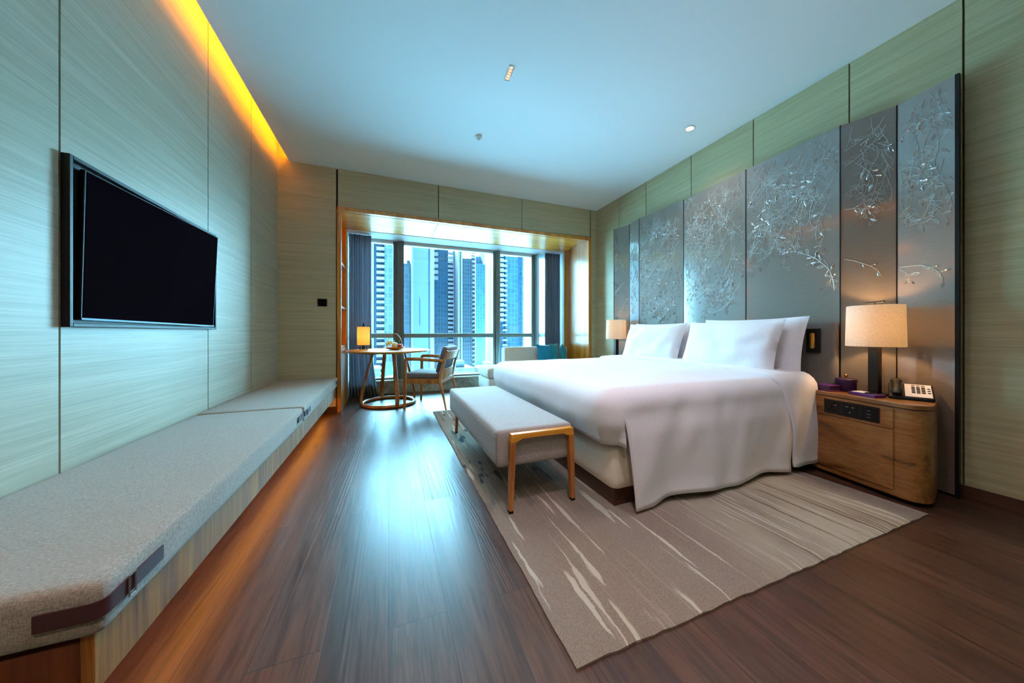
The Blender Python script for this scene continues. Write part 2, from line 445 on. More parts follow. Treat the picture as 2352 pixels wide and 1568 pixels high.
bm = BM(); box(bm, XL+.005, -.585, YF-.012, YF+.002, 0, .075); structure('baseboard_far', bm, M['dark_wood'], bevel=.002)

# oak portal around the bay
bm = BM()
box(bm, -.582, -.54, YF-.018, YF+.05, 0, 2.5); box(bm, 3.01, 3.055, YF-.018, YF+.05, 0, 2.5); box(bm, -.54, 3.01, YF-.018, YF+.05, 2.455, 2.5)
structure('trim_1', bm, M['oak'], bevel=.003)
# bay ceiling of three oak boards, then white up to the glass
bm = BM()
for a,c_ in ((-.9,.625),(.630,1.852),(1.857,3.2)): box(bm, a, c_, YF+.05, 5.13, 2.452, 2.48)
structure('ceiling_bay', bm, M['oak_x'])
bm = BM(); box(bm, -.95, 3.5, 5.13, 5.75, 2.446, 2.56); structure('trim_2', bm, M['white_paint'])
bm = BM(); box(bm, -.95, 3.5, YF+.09, 5.75, 2.56, 3.2); structure('trim_3', bm, M['gap'])
# bay sides
bm = BM(); box(bm, 3.01, 3.04, YF+.05, 5.14, 0, 2.452); structure('wall_bay_right', bm, M['oak'])
bm = BM(); box(bm, 3.04, 3.5, YF+.09, 5.75, 0, 2.56); structure('wall_bay_right_core', bm, M['white_paint'])
bm = BM(); box(bm, -.60, -.545, YF+.05, 5.12, 0, .775); structure('wall_bay_left', bm, M['oak'])
bm = BM(); box(bm, -1.3, -.90, YF+.09, 5.75, 0, 2.56); box(bm, -.90, -.56, 5.12, 5.75, 0, 2.56); box(bm,-.9,-.6,YF+.09,5.12,0,.7)
structure('wall_bay_left_core', bm, M['white_paint'])
# stone curb under the glass
bm = BM(); box(bm, -.56, 3.04, 5.43, 5.75, 0, .185); box(bm, -.56, 3.04, 5.41, 5.75, .185, .215, 0); structure('trim_4', bm, M['stone'], bevel=.004)

# window
win = bpy.data.objects.new('window_1', None); COL.objects.link(win); win.location = (1.2,YW,0); win['kind'] = 'structure'; OFF['window_1'] = Vector((1.2,YW,0))
ml = [(-.62,-.50),(.068,.234),(1.765,1.885),(2.53,2.67)]
for i,(a,c_) in enumerate(ml):
    bm = BM(); w = (c_-a)
    box(bm, a, c_, YW-.02, YW+.10, .2, 2.446); box(bm, a+w*.36, c_, YW-.07, YW+.02, .2, 2.446); box(bm, a+w*.62, c_-.012, YW-.085, YW-.05, .2, 2.446)
    obj('mullion', bm, M['frame_metal' if i > 1 else 'frame_dark'] if i else M['frame_dark'], win, bevel=.004)
xs = [(-.50,.068),(.234,1.765),(1.885,2.53),(2.67,3.04)]
for a,c_ in xs:
    bm = BM(); box(bm, a, c_, YW-.05, YW+.08, .885, .955); box(bm, a, c_, YW-.062, YW-.02, .912, .930)
    obj('transom', bm, M['frame_metal'], win, bevel=.004)
    bm = BM(); box(bm, a, c_, YW-.03, YW+.06, 2.405, 2.446); obj('head_rail', bm, M['white_paint'], win, bevel=.003)
    bm = BM(); box(bm, a, c_, YW-.03, YW+.06, .215, .245); obj('bottom_rail', bm, M['frame_metal'], win, bevel=.003)
    for z0,z1 in ((.24,.89),(.95,2.41)):
        bm = BM(); box(bm, a-.005, c_+.005, YW+.012, YW+.022, z0, z1); obj('pane', bm, M['glass'], win, smooth=0)

# ------------------------------------------------------------------ built-in light strips
t = thing('cove_light', 'amber light strip glowing in the ceiling slot along the left wall', 'light strip', (-1.05,1.4,3.03))
bm = BM(); box(bm, -1.066, -1.05, YB, YF-.02, 3.03, 3.045); obj('led_strip', bm, M['led_amber'], t, smooth=0)
bm = BM(); box(bm, -1.07, -1.04, YB, YF-.02, 3.018, 3.03); obj('profile', bm, M['black_metal'], t, smooth=0)

# ------------------------------------------------------------------ long bench under the television
t = thing('floating_bench', 'long low oak bench floating along the left wall under the television', 'bench', (-.89,2.68,.17))
bm = BM(); box(bm, XL+.003, -.617, .975, YF-.004, .19, .305); obj('carcass', bm, M['end_wood'], t, bevel=.002)
bm = BM(); box(bm, -.617, -.595, .972, YF-.004, .185, .318); obj('front_board', bm, M['fascia'], t, bevel=.002, label='pale ribbed oak front board')
bm = BM(); box(bm, XL+.02, -.9, 1.2, YF-.05, 0.0, .19); obj('plinth', bm, M['end_wood'], t)
bm = BM(); box(bm, -.72, -.70, 1.0, YF-.03, .176, .19); obj('led_strip', bm, M['led_floor'], t, smooth=0, label='amber light strip under the bench')

def strap(bm, pts, z0, z1, th=.004):
    a = []
    for i,(x,y) in enumerate(pts):
        p = Vector(pts[max(i-1,0)]); q = Vector(pts[min(i+1,len(pts)-1)]); d = (q-p).normalized(); n = Vector((d.y,-d.x))
        a.append([(x,y),(x+n.x*th,y+n.y*th)])
    vv = [[bm.verts.new((p[0],p[1],z)) for p in pr for z in (z0,z1)] for pr in a]
    for s,u in zip(vv,vv[1:]):
        for i0,i1 in ((0,1),(1,3),(3,2),(2,0)): bm.faces.new((s[i0],s[i1],u[i1],u[i0]))
    bm.faces.new((vv[0][0],vv[0][1],vv[0][3],vv[0][2])); bm.faces.new((vv[-1][0],vv[-1][2],vv[-1][3],vv[-1][1]))

def bench_cushion(y0, y1, label, near, far):
    t = thing('bench_cushion', label, 'cushion', (-.88,(y0+y1)/2,.319), 0, 'cushions on the wall bench')
    bm = BM(); rbox(bm, (XL+.003,y0,.319), (-.575,y1,.432), .018, (10,40,6), (0,0,.006), wob=.0022)
    c = obj('pad', bm, M['bench_fabric'], t, smooth=60)
    bm = BM(); e = .012
    tube(bm, [(XL+.02,y0+.006,.424),(-.60,y0+.006,.424),(-.583,y0+.018,.424),(-.581,y1-.018,.424),(-.60,y1-.006,.424)], .0022, 6)
    obj('piping', bm, M['bench_fabric'], c)
    def arc(cx, cy, a0, a1, r): return [(cx+r*math.cos(R(a0+(a1-a0)*k/6)), cy+r*math.sin(R(a0+(a1-a0)*k/6))) for k in range(7)]
    if near:
        r = .021
        pts = [(-.672,y0-.003),(-.63,y0-.003)]+arc(-.575-.018,y0+.018,-90,0,r)+[(-.572,y0+.10),(-.572,y0+.191)]
        bm = BM(); strap(bm, pts, .360, .396); s = obj('strap', bm, M['leather'], t, smooth=30, label='dark brown leather strap round the corner')
        bm = BM(); tube(bm, [(-.566,y0+.062,.354),(-.566,y0+.062,.402),(-.566,y0+.082,.402),(-.566,y0+.082,.354)], .0025, 6, closed=True); obj('buckle', bm, M['silver'], s)
    if far:
        r = .021
        pts = [(-.572,y1-.16),(-.572,y1-.06)]+arc(-.575-.018,y1-.018,0,90,r)+[(-.64,y1+.003)]
        bm = BM(); strap(bm, pts, .360, .396); obj('strap', bm, M['leather'], t, smooth=30)
    return t
bench_cushion(.957, 2.698, 'long woven grey bench cushion at the near end, leather strap round its corner', True, True)
bench_cushion(2.710, 4.385, 'woven grey bench cushion at the far end, butting against the oak window frame', True, True)

# ------------------------------------------------------------------ television
t = thing('television', 'large black flat television tilted out of its wall frame', 'television', (XL,2.36,1.33))
bm = BM()
ya,yb,za,zb = 1.79,2.935,.992,1.672
for a in ((ya,ya+.016,za,zb),(yb-.016,yb,za,zb),(ya+.016,yb-.016,za,za+.016),(ya+.016,yb-.016,zb-.016,zb)):
    box(bm, XL, XL+.026, a[0],a[1],a[2],a[3])
obj('wall_frame', bm, M['black_metal'], t, bevel=.002)
bm = BM(); box(bm, XL, XL+.004, ya+.016, yb-.016, za+.016, zb-.016); obj('back_plate', bm, M['black'], t)
def tvq(bl, br_, tr, tl, th):
    P = [Vector(p) for p in (bl,br_,tr,tl)]; n = (P[1]-P[0]).cross(P[3]-P[0]).normalized()
    if n.x < 0: n = -n
    return P, n
def slab(bm, P, n, d0, d1, ins=0.0):
    c = sum(P,Vector())/4; Q = [p+(c-p).normalized()*ins for p in P]
    a = [bm.verts.new(p+n*d0) for p in Q]; b_ = [bm.verts.new(p+n*d1) for p in Q]
    bm.faces.new(a[::-1]); bm.faces.new(b_)
    for i in range(4): bm.faces.new((a[i],a[(i+1)%4],b_[(i+1)%4],b_[i]))
P,n = tvq((-1.172,1.843,1.022),(-1.140,2.823,1.011),(-1.126,2.852,1.640),(-1.168,1.857,1.640),.03)
bm = BM(); slab(bm, P, n, -.012, .004); obj('housing', bm, M['black'], t, bevel=.003)
bm = BM(); slab(bm, P, n, .0042, .006, .012); obj('screen', bm, M['black_gloss'], t, smooth=0)
bm = BM(); slab(bm, [P[0],P[1],P[1]+Vector((0,0,.008)),P[0]+Vector((0,0,.008))], n, .004, .008); obj('bottom_trim', bm, M['chrome_dark'], t, smooth=0)
bm = BM(); box(bm, XL, -1.165, 2.28, 2.44, 1.22, 1.44); obj('mount_arm', bm, M['black_metal'], t)

# ------------------------------------------------------------------ switch
t = thing('light_switch', 'small square black switch on the wall left of the window bay', 'switch', (-.739,YF,1.328))
bm = BM(); box(bm, -.79,-.69,YF-.010,YF,1.283,1.373); obj('plate', bm, M['black'], t, bevel=.004)
for dz in (-.02,.02):
    bm = BM(); box(bm, -.775,-.705,YF-.014,YF-.010,1.328+dz-.015,1.328+dz+.015); obj('button', bm, M['black_gloss'], t, bevel=.002)

# ------------------------------------------------------------------ bay shelves
t = thing('shelf_unit', 'open oak shelf unit built into the left side of the window bay', 'shelf', (-.74,4.8,.775))
bm = BM(); box(bm, -.90,-.885,YF+.09,5.12,.775,2.45); obj('back_panel', bm, M['oak'], t)
for y0_,y1_ in ((YF+.09,YF+.11),(5.10,5.12)):
    bm = BM(); box(bm, -.885,-.56,y0_,y1_,.775,2.45); obj('side_panel', bm, M['oak'], t)
for z in (.775,1.28,1.84):
    bm = BM(); box(bm, -.885,-.555,YF+.11,5.10,z,z+.028); obj('shelf_board', bm, M['oak_y'], t, bevel=.002)
    bm = BM(); box(bm, -.86,-.85,YF+.13,5.08,z-.012 if z > 1 else 2.43,z-.001 if z > 1 else 2.444); obj('led_strip', bm, M['led_floor'], t, smooth=0)

# ------------------------------------------------------------------ curtains
def curtain(name, label, x0, x1, y, z0, z1, folds, amp, mat, th, flare=0.0, seed=0):
    bm = BM(); nx,nz = folds*10, 26; g = []
    for j in range(nz+1):
        f = j/nz; z = z1+(z0-z1)*f; row = []
        for i in range(nx+1):
            u = i/nx
            ph = 2*PI*folds*u + .5*noise.noise(Vector((u*3+seed,f*1.2,seed)))
            a = amp*(.8+.5*noise.noise(Vector((u*4,seed,f))))
            x = x0+(x1-x0)*(u+.35/folds*.3*math.sin(ph*.5+seed)) 
            x += flare*u*max(0,(f-.62)/.38)**1.6
            yy = y+a*math.sin(ph)*(.75+.35*f) + .012*noise.noise(Vector((u*5,f*3,seed)))
            row.append(bm.verts.new((x,yy,z)))
        g.append(row)
    for j in range(nz):
        for i in range(nx): bm.faces.new((g[j][i],g[j][i+1],g[j+1][i+1],g[j+1][i]))
    o = obj(name, bm, mat, origin=((x0+x1)/2,y,z0), smooth=80, solid=th)
    return tag(o, label, 'curtain')
curtain('curtain','blue grey drape gathered at the left of the window, behind the round table',-.545,-.245,5.31,.006,2.44,9,.030,M['drape'],.003,.10,2)
curtain('curtain','blue grey drape gathered at the right of the window, behind the teal pillows',2.70,3.0,5.29,.006,2.44,9,.032,M['drape'],.003,0,5)
curtain('sheer_curtain','white sheer gathered beside the right blue grey drape',2.58,3.02,5.41,.225,2.44,12,.016,M['sheer'],.0015,0,9)

# ------------------------------------------------------------------ round table
cx,cy = .006,4.70
t = thing('round_table','round oak table with a hoop base by the left drape','table',(cx,cy,0))
bm = BM(); lathe(bm,[(0,.705),(.50,.705),(.53,.716),(.536,.726),(.532,.735),(0,.735)],cx,cy,0,64); obj('tabletop',bm,M['oak_x'],t)
bm = BM(); tube(bm,[(cx+.335*math.cos(2*PI*k/48),cy+.335*math.sin(2*PI*k/48),.022) for k in range(48)],.022,10,closed=True); obj('hoop_base',bm,M['oak_chair'],t)
for k in range(4):
    a = R(196+90*k); d = Vector((math.cos(a),math.sin(a),0)); 
    prof = [(.335,.022),(.352,.05),(.356,.11),(.342,.19),(.31,.32),(.265,.5),(.23,.62),(.205,.706)]
    bm = BM(); tube(bm,[(cx+d.x*r,cy+d.y*r,z) for r,z in prof],[.018,.02,.021,.021,.0205,.02,.02,.021],10,flat=(1.25,.85)); obj('leg',bm,M['oak_chair'],t)

# table lamp on the round table
lx,ly,lz = -.322,4.83,.735
t = thing('table_lamp','small amber lantern lamp with black base on the round table','lamp',(lx,ly,lz))
bm = BM(); lathe(bm,[(.055,0),(.055,.008),(.02,.012),(.02,.06),(0,.06)],lx,ly,lz,24); obj('base',bm,M['black_metal'],t)
for k in range(4):
    a = R(45+90*k); bm = BM(); tube(bm,[(lx+.06*math.cos(a),ly+.06*math.sin(a),lz),(lx+.06*math.cos(a),ly+.06*math.sin(a),lz+.075)],.004,6); obj('foot',bm,M['black_metal'],t)
bm = BM(); lathe(bm,[(.078,.065),(.080,.07),(.080,.31),(.078,.315)],lx,ly,lz,32,cap=False); obj('lamp_shade',bm,M['shade_amber'],t,solid=.002)
bm = BM(); lathe(bm,[(.079,.312),(.06,.316),(.012,.318),(.012,.345),(.006,.352),(.006,.37),(0,.372)],lx,ly,lz,24,cap=False); obj('cap',bm,M['black_metal'],t)

# fruit plate
fx,fy,fz = .075,4.66,.735
t = thing('fruit_basket','shallow brown fruit plate with a tall hooped handle on the round table','basket',(fx,fy,fz))
bm = BM(); lathe(bm,[(0,.004),(.06,.004),(.10,.014),(.135,.034),(.138,.038),(.10,.02),(.06,.010),(0,.010)],fx,fy,fz,32); obj('plate',bm,M['oak_x'],t)
bm = BM(); ax = Vector((math.cos(R(-21)),math.sin(R(-21)),0))
tube(bm,[(fx+ax.x*.105*math.cos(PI*k/20),fy+ax.y*.105*math.cos(PI*k/20),fz+.03+.19*math.sin(PI*k/20)) for k in range(21)],.005,8); obj('handle',bm,M['oak_chair'],t)
fr_y = base_mat('fruit_yellow',(238,222,150),.5); fr_w = base_mat('fruit_cream',(240,232,214),.5); fr_r = base_mat('fruit_red',(186,50,40),.35); fr_g = base_mat('leaf_green',(46,96,66),.5); fr_p = base_mat('fruit_pink',(226,120,110),.4)
def fruit(name,label,cat,mat,x,y,z,r,sq=1.0,pts=None):
    bm = BM()
    if pts: tube(bm,pts,[r*.35,r*.8,r,r,r*.8,r*.35],10)
    else:
        lathe(bm,[(r*math.sin(PI*k/12)*(1+.0*k),-r*sq*math.cos(PI*k/12)+ (r*.12*(math.cos(PI*k/12)>.9))) for k in range(13)],x,y,z+r*sq,20,cap=False)
    o = obj(name,bm,mat,origin=(x,y,z),smooth=60); return tag(o,label,cat)
for k,(dx,dz,lb) in enumerate(((-.085,.0,'outermost pale yellow banana on the left of the fruit plate'),(-.06,.012,'pale yellow banana second from the left on the fruit plate'),(-.034,.022,'pale yellow banana third from the left on the fruit plate'))):
    pts = []
    for i in range(6):
        a = R(-50+20*i); pts.append((fx+dx-.01-.035*math.cos(a)+.035, fy-.05+.02*i, fz+.05+dz+.05*math.sin(R(30*i+15))-.01))
    fruit('banana',lb,'fruit',fr_y,fx+dx,fy,fz+.02,.019,1,pts)['group'] = 'bananas on the fruit plate'
fruit('melon','round cream fruit in the middle of the fruit plate','fruit',fr_w,fx+.005,fy-.03,fz+.02,.042)
fruit('apple','red apple at the right front of the fruit plate','fruit',fr_r,fx+.062,fy-.05,fz+.022,.030)
fruit('peach','pink fruit at the back right of the fruit plate','fruit',fr_p,fx+.085,fy+.005,fz+.025,.027)
bm = BM()
for k in range(5):
    a = R(20+70*k); d = Vector((math.cos(a)*.5,math.sin(a)*.5,1)).normalized(); p = Vector((fx+.03,fy+.02,fz+.045))
    tube(bm,[p,p+d*.04,p+d*.075,p+d*.10],[.004,.014,.012,.001],6,flat=(1,.25))
tag(obj('leaf_sprig',bm,fr_g,origin=(fx+.03,fy+.02,fz+.04)),'dark green leaf sprig standing up among the fruit','garnish')

# ------------------------------------------------------------------ armchair
t = thing('armchair','oak armchair with grey cushions pulled out from the round table','chair',(.548,4.416,0),R(154.1))
for s in (1,-1):
    y = .285*s
    bm = BM(); tube(bm,[(.262,y,0),(.258,y,.2),(.252,y,.38),(.25,y,.58),(.246,y,.622),(.235,y,.634)],[.013,.018,.02,.0185,.018,.015],10,flat=(1.0,1.15)); obj('front_leg',bm,M['oak_chair'],t)
    bm = BM(); tube(bm,[(-.275,y,0),(-.235,y,.2),(-.195,y,.36),(-.205,y,.44),(-.235,y,.56),(-.262,y,.64),(-.298,y,.742)],[.012,.018,.025,.024,.021,.019,.013],10,flat=(1.2,.85)); obj('rear_leg',bm,M['oak_chair'],t)
    bm = BM(); tube(bm,[(.256,y,.618),(.235,y,.634),(.12,y,.636),(-.05,y,.626),(-.17,y,.618),(-.245,y,.61)],[.014,.018,.018,.017,.017,.016],10,flat=(.8,1.25)); obj('armrest',bm,M['oak_chair'],t)
    bm = BM(); box(bm,-.2,.25,y-.012,y+.012,.325,.385); obj('side_rail',bm,M['oak_chair'],t,bevel=.004)
bm = BM(); box(bm,.235,.262,-.275,.275,.325,.38); obj('front_rail',bm,M['oak_chair'],t,bevel=.004)
bm = BM(); box(bm,-.215,-.19,-.275,.275,.325,.38); obj('rear_rail',bm,M['oak_chair'],t,bevel=.004)
bm = BM(); rbox(bm,(-.20,-.272,.38),(.275,.272,.452),.022,(10,10,5),(0,0,.008)); obj('seat_cushion',bm,M['chair_grey'],t,smooth=60)
def cslat(z0,z1,xa,xb):
    bm = BM(); n = 14; g = []
    for i in range(n+1):
        y = -.285+.57*i/n; c_ = -.03*(1-(y/.285)**2)
        g.append([bm.verts.new((x+c_+o_,y,z)) for o_ in (0,.012) for x,z in ((xa,z0),(xb,z1))])
    for p,q in zip(g,g[1:]):
        for a,b_ in ((0,1),(1,3),(3,2),(2,0)): bm.faces.new((p[a],p[b_],q[b_],q[a]))
    bm.faces.new([g[0][k] for k in (0,1,3,2)]); bm.faces.new([g[-1][k] for k in (0,2,3,1)])
    return bm
obj('back_slat',cslat(.625,.735,-.258,-.296),M['oak_chair'],t,bevel=.003,smooth=40)
obj('back_slat',cslat(.385,.51,-.200,-.220),M['oak_chair'],t,bevel=.003,smooth=40)
bm = BM(); Mx = Matrix.Translation((-.165,0,.455)) @ Matrix.Rotation(R(-17),4,'Y')
rbox(bm,(-.022,-.262,0),(.045,.262,.345),.024,(6,10,8),(.012,0,0),M=Mx); obj('back_cushion',bm,M['chair_grey'],t,smooth=60)

# ------------------------------------------------------------------ sofa by the window
t = thing('daybed','cream upholstered daybed under the window behind the bed','sofa',(2.1,4.85,0))
bm = BM(); rbox(bm,(1.40,4.60,.06),(2.99,5.2,.27),.02,(12,8,4)); obj('base',bm,M['sofa'],t,smooth=60)
bm = BM(); rbox(bm,(1.39,4.59,.27),(2.99,5.2,.43),.04,(14,10,5),(0,0,.012)); obj('seat_pad',bm,M['sofa'],t,smooth=60)
bm = BM(); rbox(bm,(1.80,4.98,.40),(2.99,5.2,.725),.035,(14,6,6),(0,.0,.0)); obj('backrest',bm,M['sofa'],t,smooth=60)
for x in (1.46,2.92):
    for y in (4.66,5.13):
        bm = BM(); tube(bm,[(x,y,0),(x,y,.065)],[.016,.02],8); obj('foot',bm,M['dark_wood'],t)
def teal(label,x,y,z,w,rz,rx,mat,seed):
    Mx = Matrix.Translation((x,y,z)) @ Matrix.Rotation(R(rz),4,'Z') @ Matrix.Rotation(R(rx),4,'X')
    bm = BM(); pillow(bm,w,w,.12,Mx,seed,16,.09)
    return tag(obj('throw_pillow',bm,mat,origin=(x,y,z-w/2+.03),smooth=70),label,'pillow','teal pillows on the daybed')
teal('bright teal throw pillow at the front of the row on the daybed',2.50,4.86,.60,.36,2,-12,M['teal'],1)
teal('middle blue green throw pillow half hidden behind the bright teal one',2.69,4.90,.61,.36,38,-10,M['teal_green'],4)
teal('blue green throw pillow leaning against the oak bay side',2.84,4.88,.60,.36,58,-8,M['teal_green'],8)

# ------------------------------------------------------------------ rug
bm = BM(); nx,ny = 60,80; x0,x1,y0,y1 = .503,2.672,.79,3.99; g = []
for i in range(nx+1):
    row = []
    for j in range(ny+1):
        x = x0+(x1-x0)*i/nx; y = y0+(y1-y0)*j/ny
        edge = i in (0,nx) or j in (0,ny)
        if edge: x += random.uniform(-.002,.002); y += random.uniform(-.003,.003)
        row.append(bm.verts.new((x,y,.008 if edge else .014+random.uniform(-.0004,.0004))))
    g.append(row)
for i in range(nx):
    for j in range(ny): bm.faces.new((g[i][j],g[i+1][j],g[i+1][j+1],g[i][j+1]))
per = [g[i][0] for i in range(nx+1)]+[g[nx][j] for j in range(1,ny+1)]+[g[i][ny] for i in range(nx-1,-1,-1)]+[g[0][j] for j in range(ny-1,0,-1)]
low = [bm.verts.new((v.co.x,v.co.y,.0005)) for v in per]
for k in range(len(per)): bm.faces.new((per[k],low[k],low[(k+1)%len(per)],per[(k+1)%len(per)]))
bm.faces.new(low)
tag(obj('area_rug',bm,M['rug'],origin=(1.59,2.39,0),smooth=30),'large taupe rug with pale streaks under the bed and upholstered bench','rug')

# ------------------------------------------------------------------ bed
t = thing('bed','king bed with cream sides on a dark wood base standing on the rug','bed',(2.1,2.35,.0145))
bm = BM(); box(bm,1.16,2.97,1.443,3.26,.0145,.115); obj('base',bm,M['dark_wood'],t,bevel=.003)
bm = BM(); rbox(bm,(1.13,1.415,.10),(2.985,3.285,.36),.05,(24,24,6),(.0,.0,0)); obj('box_spring',bm,M['mattress'],t,smooth=60,label='cream fabric box spring')
bm = BM(); rbox(bm,(1.14,1.415,.34),(2.985,3.285,.625),.09,(24,24,8),(.0,.0,.01),wob=.004); obj('mattress',bm,M['sheet'],t,smooth=60,label='white sheeted mattress')
bm = BM(); rbox(bm,(2.988,1.305,.06),(3.045,3.395,1.05),.02,(6,30,14),(0,0,0)); tag(obj('headboard',bm,M['headboard'],origin=(3.01,2.35,.06),smooth=60),'low grey upholstered headboard between the bed and the folding screen','headboard')

# duvet
zt,r = .665,.105
X0,X1,Y0,Y1 = 1.155,2.80,1.47,3.22
DN,DF,DFAR = .675,.36,.45
DL = [.2*i/8 for i in range(9)]+[.2+.16*i/6 for i in range(1,7)]
def drop(d, rr=r, slope=.03):
    """outward shift and height change after distance d past the top edge"""
    L = rr*PI/2
    if d <= 0: return 0.0,0.0
    if d < L: return rr*math.sin(d/rr), -rr*(1-math.cos(d/rr))
    return rr+(d-L)*slope, -rr-(d-L)
def puff(x,y):
    a = max(0,min(1,(x-X0)/.35))*max(0,min(1,(y-Y0)/.3))*max(0,min(1,(Y1-y)/.3))
    n = noise.noise(Vector((x*1.7,y*1.4,2.3)))*.016 + noise.noise(Vector((x*4.5,y*3.1,7.3)))*.009 + noise.noise(Vector((x*11,y*2.4,1.3)))*.0028
    return .022*a + n*min(1,a+.5)
def duvet_pt(p, q, off=0.0):
    """cloth coordinates p (head-wards) and q (across) -> point on the draped surface"""
    dx,dy = 0.0,0.0
    if p < X0: dx = p-X0
    if q < Y0: dy = q-Y0
    elif q > Y1: dy = q-Y1
    cxp,cyp = max(p,X0), min(max(q,Y0),Y1)
    d = math.hypot(dx,dy)
    if d < 1e-9:
        return Vector((cxp,cyp,zt+puff(cxp,cyp)+off))
    ux,uy = dx/d,dy/d
    o,h = drop(d)
    fade = max(0,1-d/.5)
    z = zt+h+puff(cxp,cyp)*fade
    o += off
    if h > -r: z += off*(1+h/r)
    k = max(0,(d-.12)/.5); hump = math.sin(min(1,d/.6)*PI)
    wn = k*(.014*math.sin(p*7.3+.8)+.008*math.sin(p*15+2.0)+.012*noise.noise(Vector((p*5,d*2,.5)))) + .012*hump + .011*noise.noise(Vector((p*8+d*4,d*3-p,3.3)))*min(1,d/.2)
    wf = .016*math.sin(min(1,d/.34)*PI)*(.7+.6*noise.noise(Vector((q*3.2,1.7,d*3)))) + .008*noise.noise(Vector((q*6,d*5,4.1)))*min(1,d/.15) - max(0,(d-.24))*.30
    tn = uy*uy if uy < 0 else 0.0
    tf = ux*ux if dx < 0 else 0.0
    w = (wn*tn + wf*tf) if d < .22 or dx == 0 or dy >= 0 else (wn*tn*max(0,1-(d-.22)/.08) + wf*(1-tn*max(0,1-(d-.22)/.08)))
    o += w
    hem = 0.0
    return Vector((cxp+ux*o, cyp+uy*o, z))
def grid(bm, us, vs, fn):
    g = [[bm.verts.new(fn(u,v)) for v in vs] for u in us]
    for a,b_ in zip(g,g[1:]):
        for k in range(len(vs)-1): bm.faces.new((a[k],a[k+1],b_[k+1],b_[k]))
def lsp(a,b_,n): return [a+(b_-a)*i/n for i in range(n+1)]
t = thing('duvet','white duvet draped over the bed and hanging down its near side','duvet',(2.0,2.35,.05))
bm = BM()
PE = 2.52
ps = lsp(X0,PE,44); qs = lsp(Y0,Y1,44)
grid(bm, ps, qs, lambda p,q: duvet_pt(p,q))
def near(p,d):
    # the free foot edge of the hanging side leans towards the pillows as it falls
    k = max(0,(d-.20)/(DN-.20)); s = (p-X0)/(PE-X0)
    v = duvet_pt(p, Y0-d)
    v.x += (1-s)**2*k*.06
    v.y -= .014*min(1,k*5)
    v.z += k*(.010*math.sin(p*9)+.008*math.sin(p*4.1+1)) + (-.012*k*(1-s))
    if v.z < .03: v.z = .03
    return v
dn = lsp(0,.2,8)+lsp(.2,DN,18)[1:]
grid(bm, ps, dn, near)
grid(bm, ps, DL[:-1]+lsp(DF,DFAR,3), lambda p,d: duvet_pt(p, Y1+d))
grid(bm, qs, DL, lambda q,d: duvet_pt(X0-d, q))
for q0,sg,in ((Y0,-1),(Y1,1)):
    grid(bm, lsp(0,PI/2,12), DL, lambda a,d: duvet_pt(X0-d*math.sin(a), q0+sg*d*math.cos(a)))
bmesh.ops.remove_doubles(bm, verts=bm.verts, dist=2e-4)
obj('cover',bm,M['linen'],t,smooth=75,solid=.010)
# the turned back top edge
bm = BM()
def foldx(q):                      # front line of the turned back band
    s = min(1,max(0,(q-Y0)/(Y1-Y0))); return 2.45-.05*s
def band(f,q,off):
    if q >= Y0 and q <= Y1:
        p = foldx(q)+(2.84-foldx(q))*f
        return duvet_pt(p,q,off)
    d = Y0-q if q < Y0 else q-Y1
    p = foldx(Y0 if q < Y0 else Y1)+.10*min(1,d/.6); p += (2.84-p)*f
    v = duvet_pt(p,q,off+.006*min(1,d/.3)); 
    if q < Y0: v.z = max(.032, v.z)
    return v
qq = [Y0-d for d in lsp(DN-.012,0,22)]+lsp(Y0,Y1,40)[1:]+[Y1+d for d in lsp(0,.42,12)[1:]]
def bandpt(f,q):
    e = min(1,f*14); return band(f,q,.003+.017*e)
grid(bm, lsp(0,1,20), qq, bandpt)
c = obj('turned_back_edge',bm,M['linen'],t,smooth=75,solid=.010)
bm = BM(); tube(bm,[bandpt(.03,q)+Vector((0,0,.001)) for q in qq],.0028,6); obj('piping',bm,M['linen'],c)

# pillows
def bed_pillow(label,x,y,z,rz,rx,seed,w=.80,h=.46,th=.19):
    Mx = Matrix.Translation((x,y,z)) @ Matrix.Rotation(R(90+rz),4,'Z') @ Matrix.Rotation(R(rx),4,'X')
    bm = BM(); pillow(bm,w,h,th,Mx,seed,24,.05)
    return tag(obj('bed_pillow',bm,M['linen'],origin=(x,y,z-h/2+.06),smooth=75),label,'pillow','white pillows on the bed')
bed_pillow('white bed pillow at the front of the stack nearer the big lamp',2.71,1.91,.85,0,20,3,.82,.47,.165)
bed_pillow('white bed pillow in front on the window side of the bed',2.71,2.755,.85,1,20,11,.80,.47,.165)
bed_pillow('white bed pillow behind the front one, its corner sticking out by the reading light',2.878,1.85,.86,-2,12,6,.86,.48,.15)
bed_pillow('white bed pillow behind the front one on the window side',2.878,2.79,.85,2,12,17,.82,.47,.15)

# reading light in the headboard
t = thing('reading_light','brass reading light set in a black plate on the headboard','reading light',(2.97,1.43,.91))
bm = BM(); box(bm,2.972,2.989,1.388,1.472,.82,1.0); obj('plate',bm,M['black'],t,bevel=.003)
bm = BM(); tube(bm,[(2.966,1.430,.852),(2.966,1.430,.965)],.0165,20); obj('lamp_head',bm,M['brass'],t)
bm = BM(); tube(bm,[(2.968,1.430,.965),(2.968,1.430,.975)],.014,16); obj('joint',bm,M['black_metal'],t)

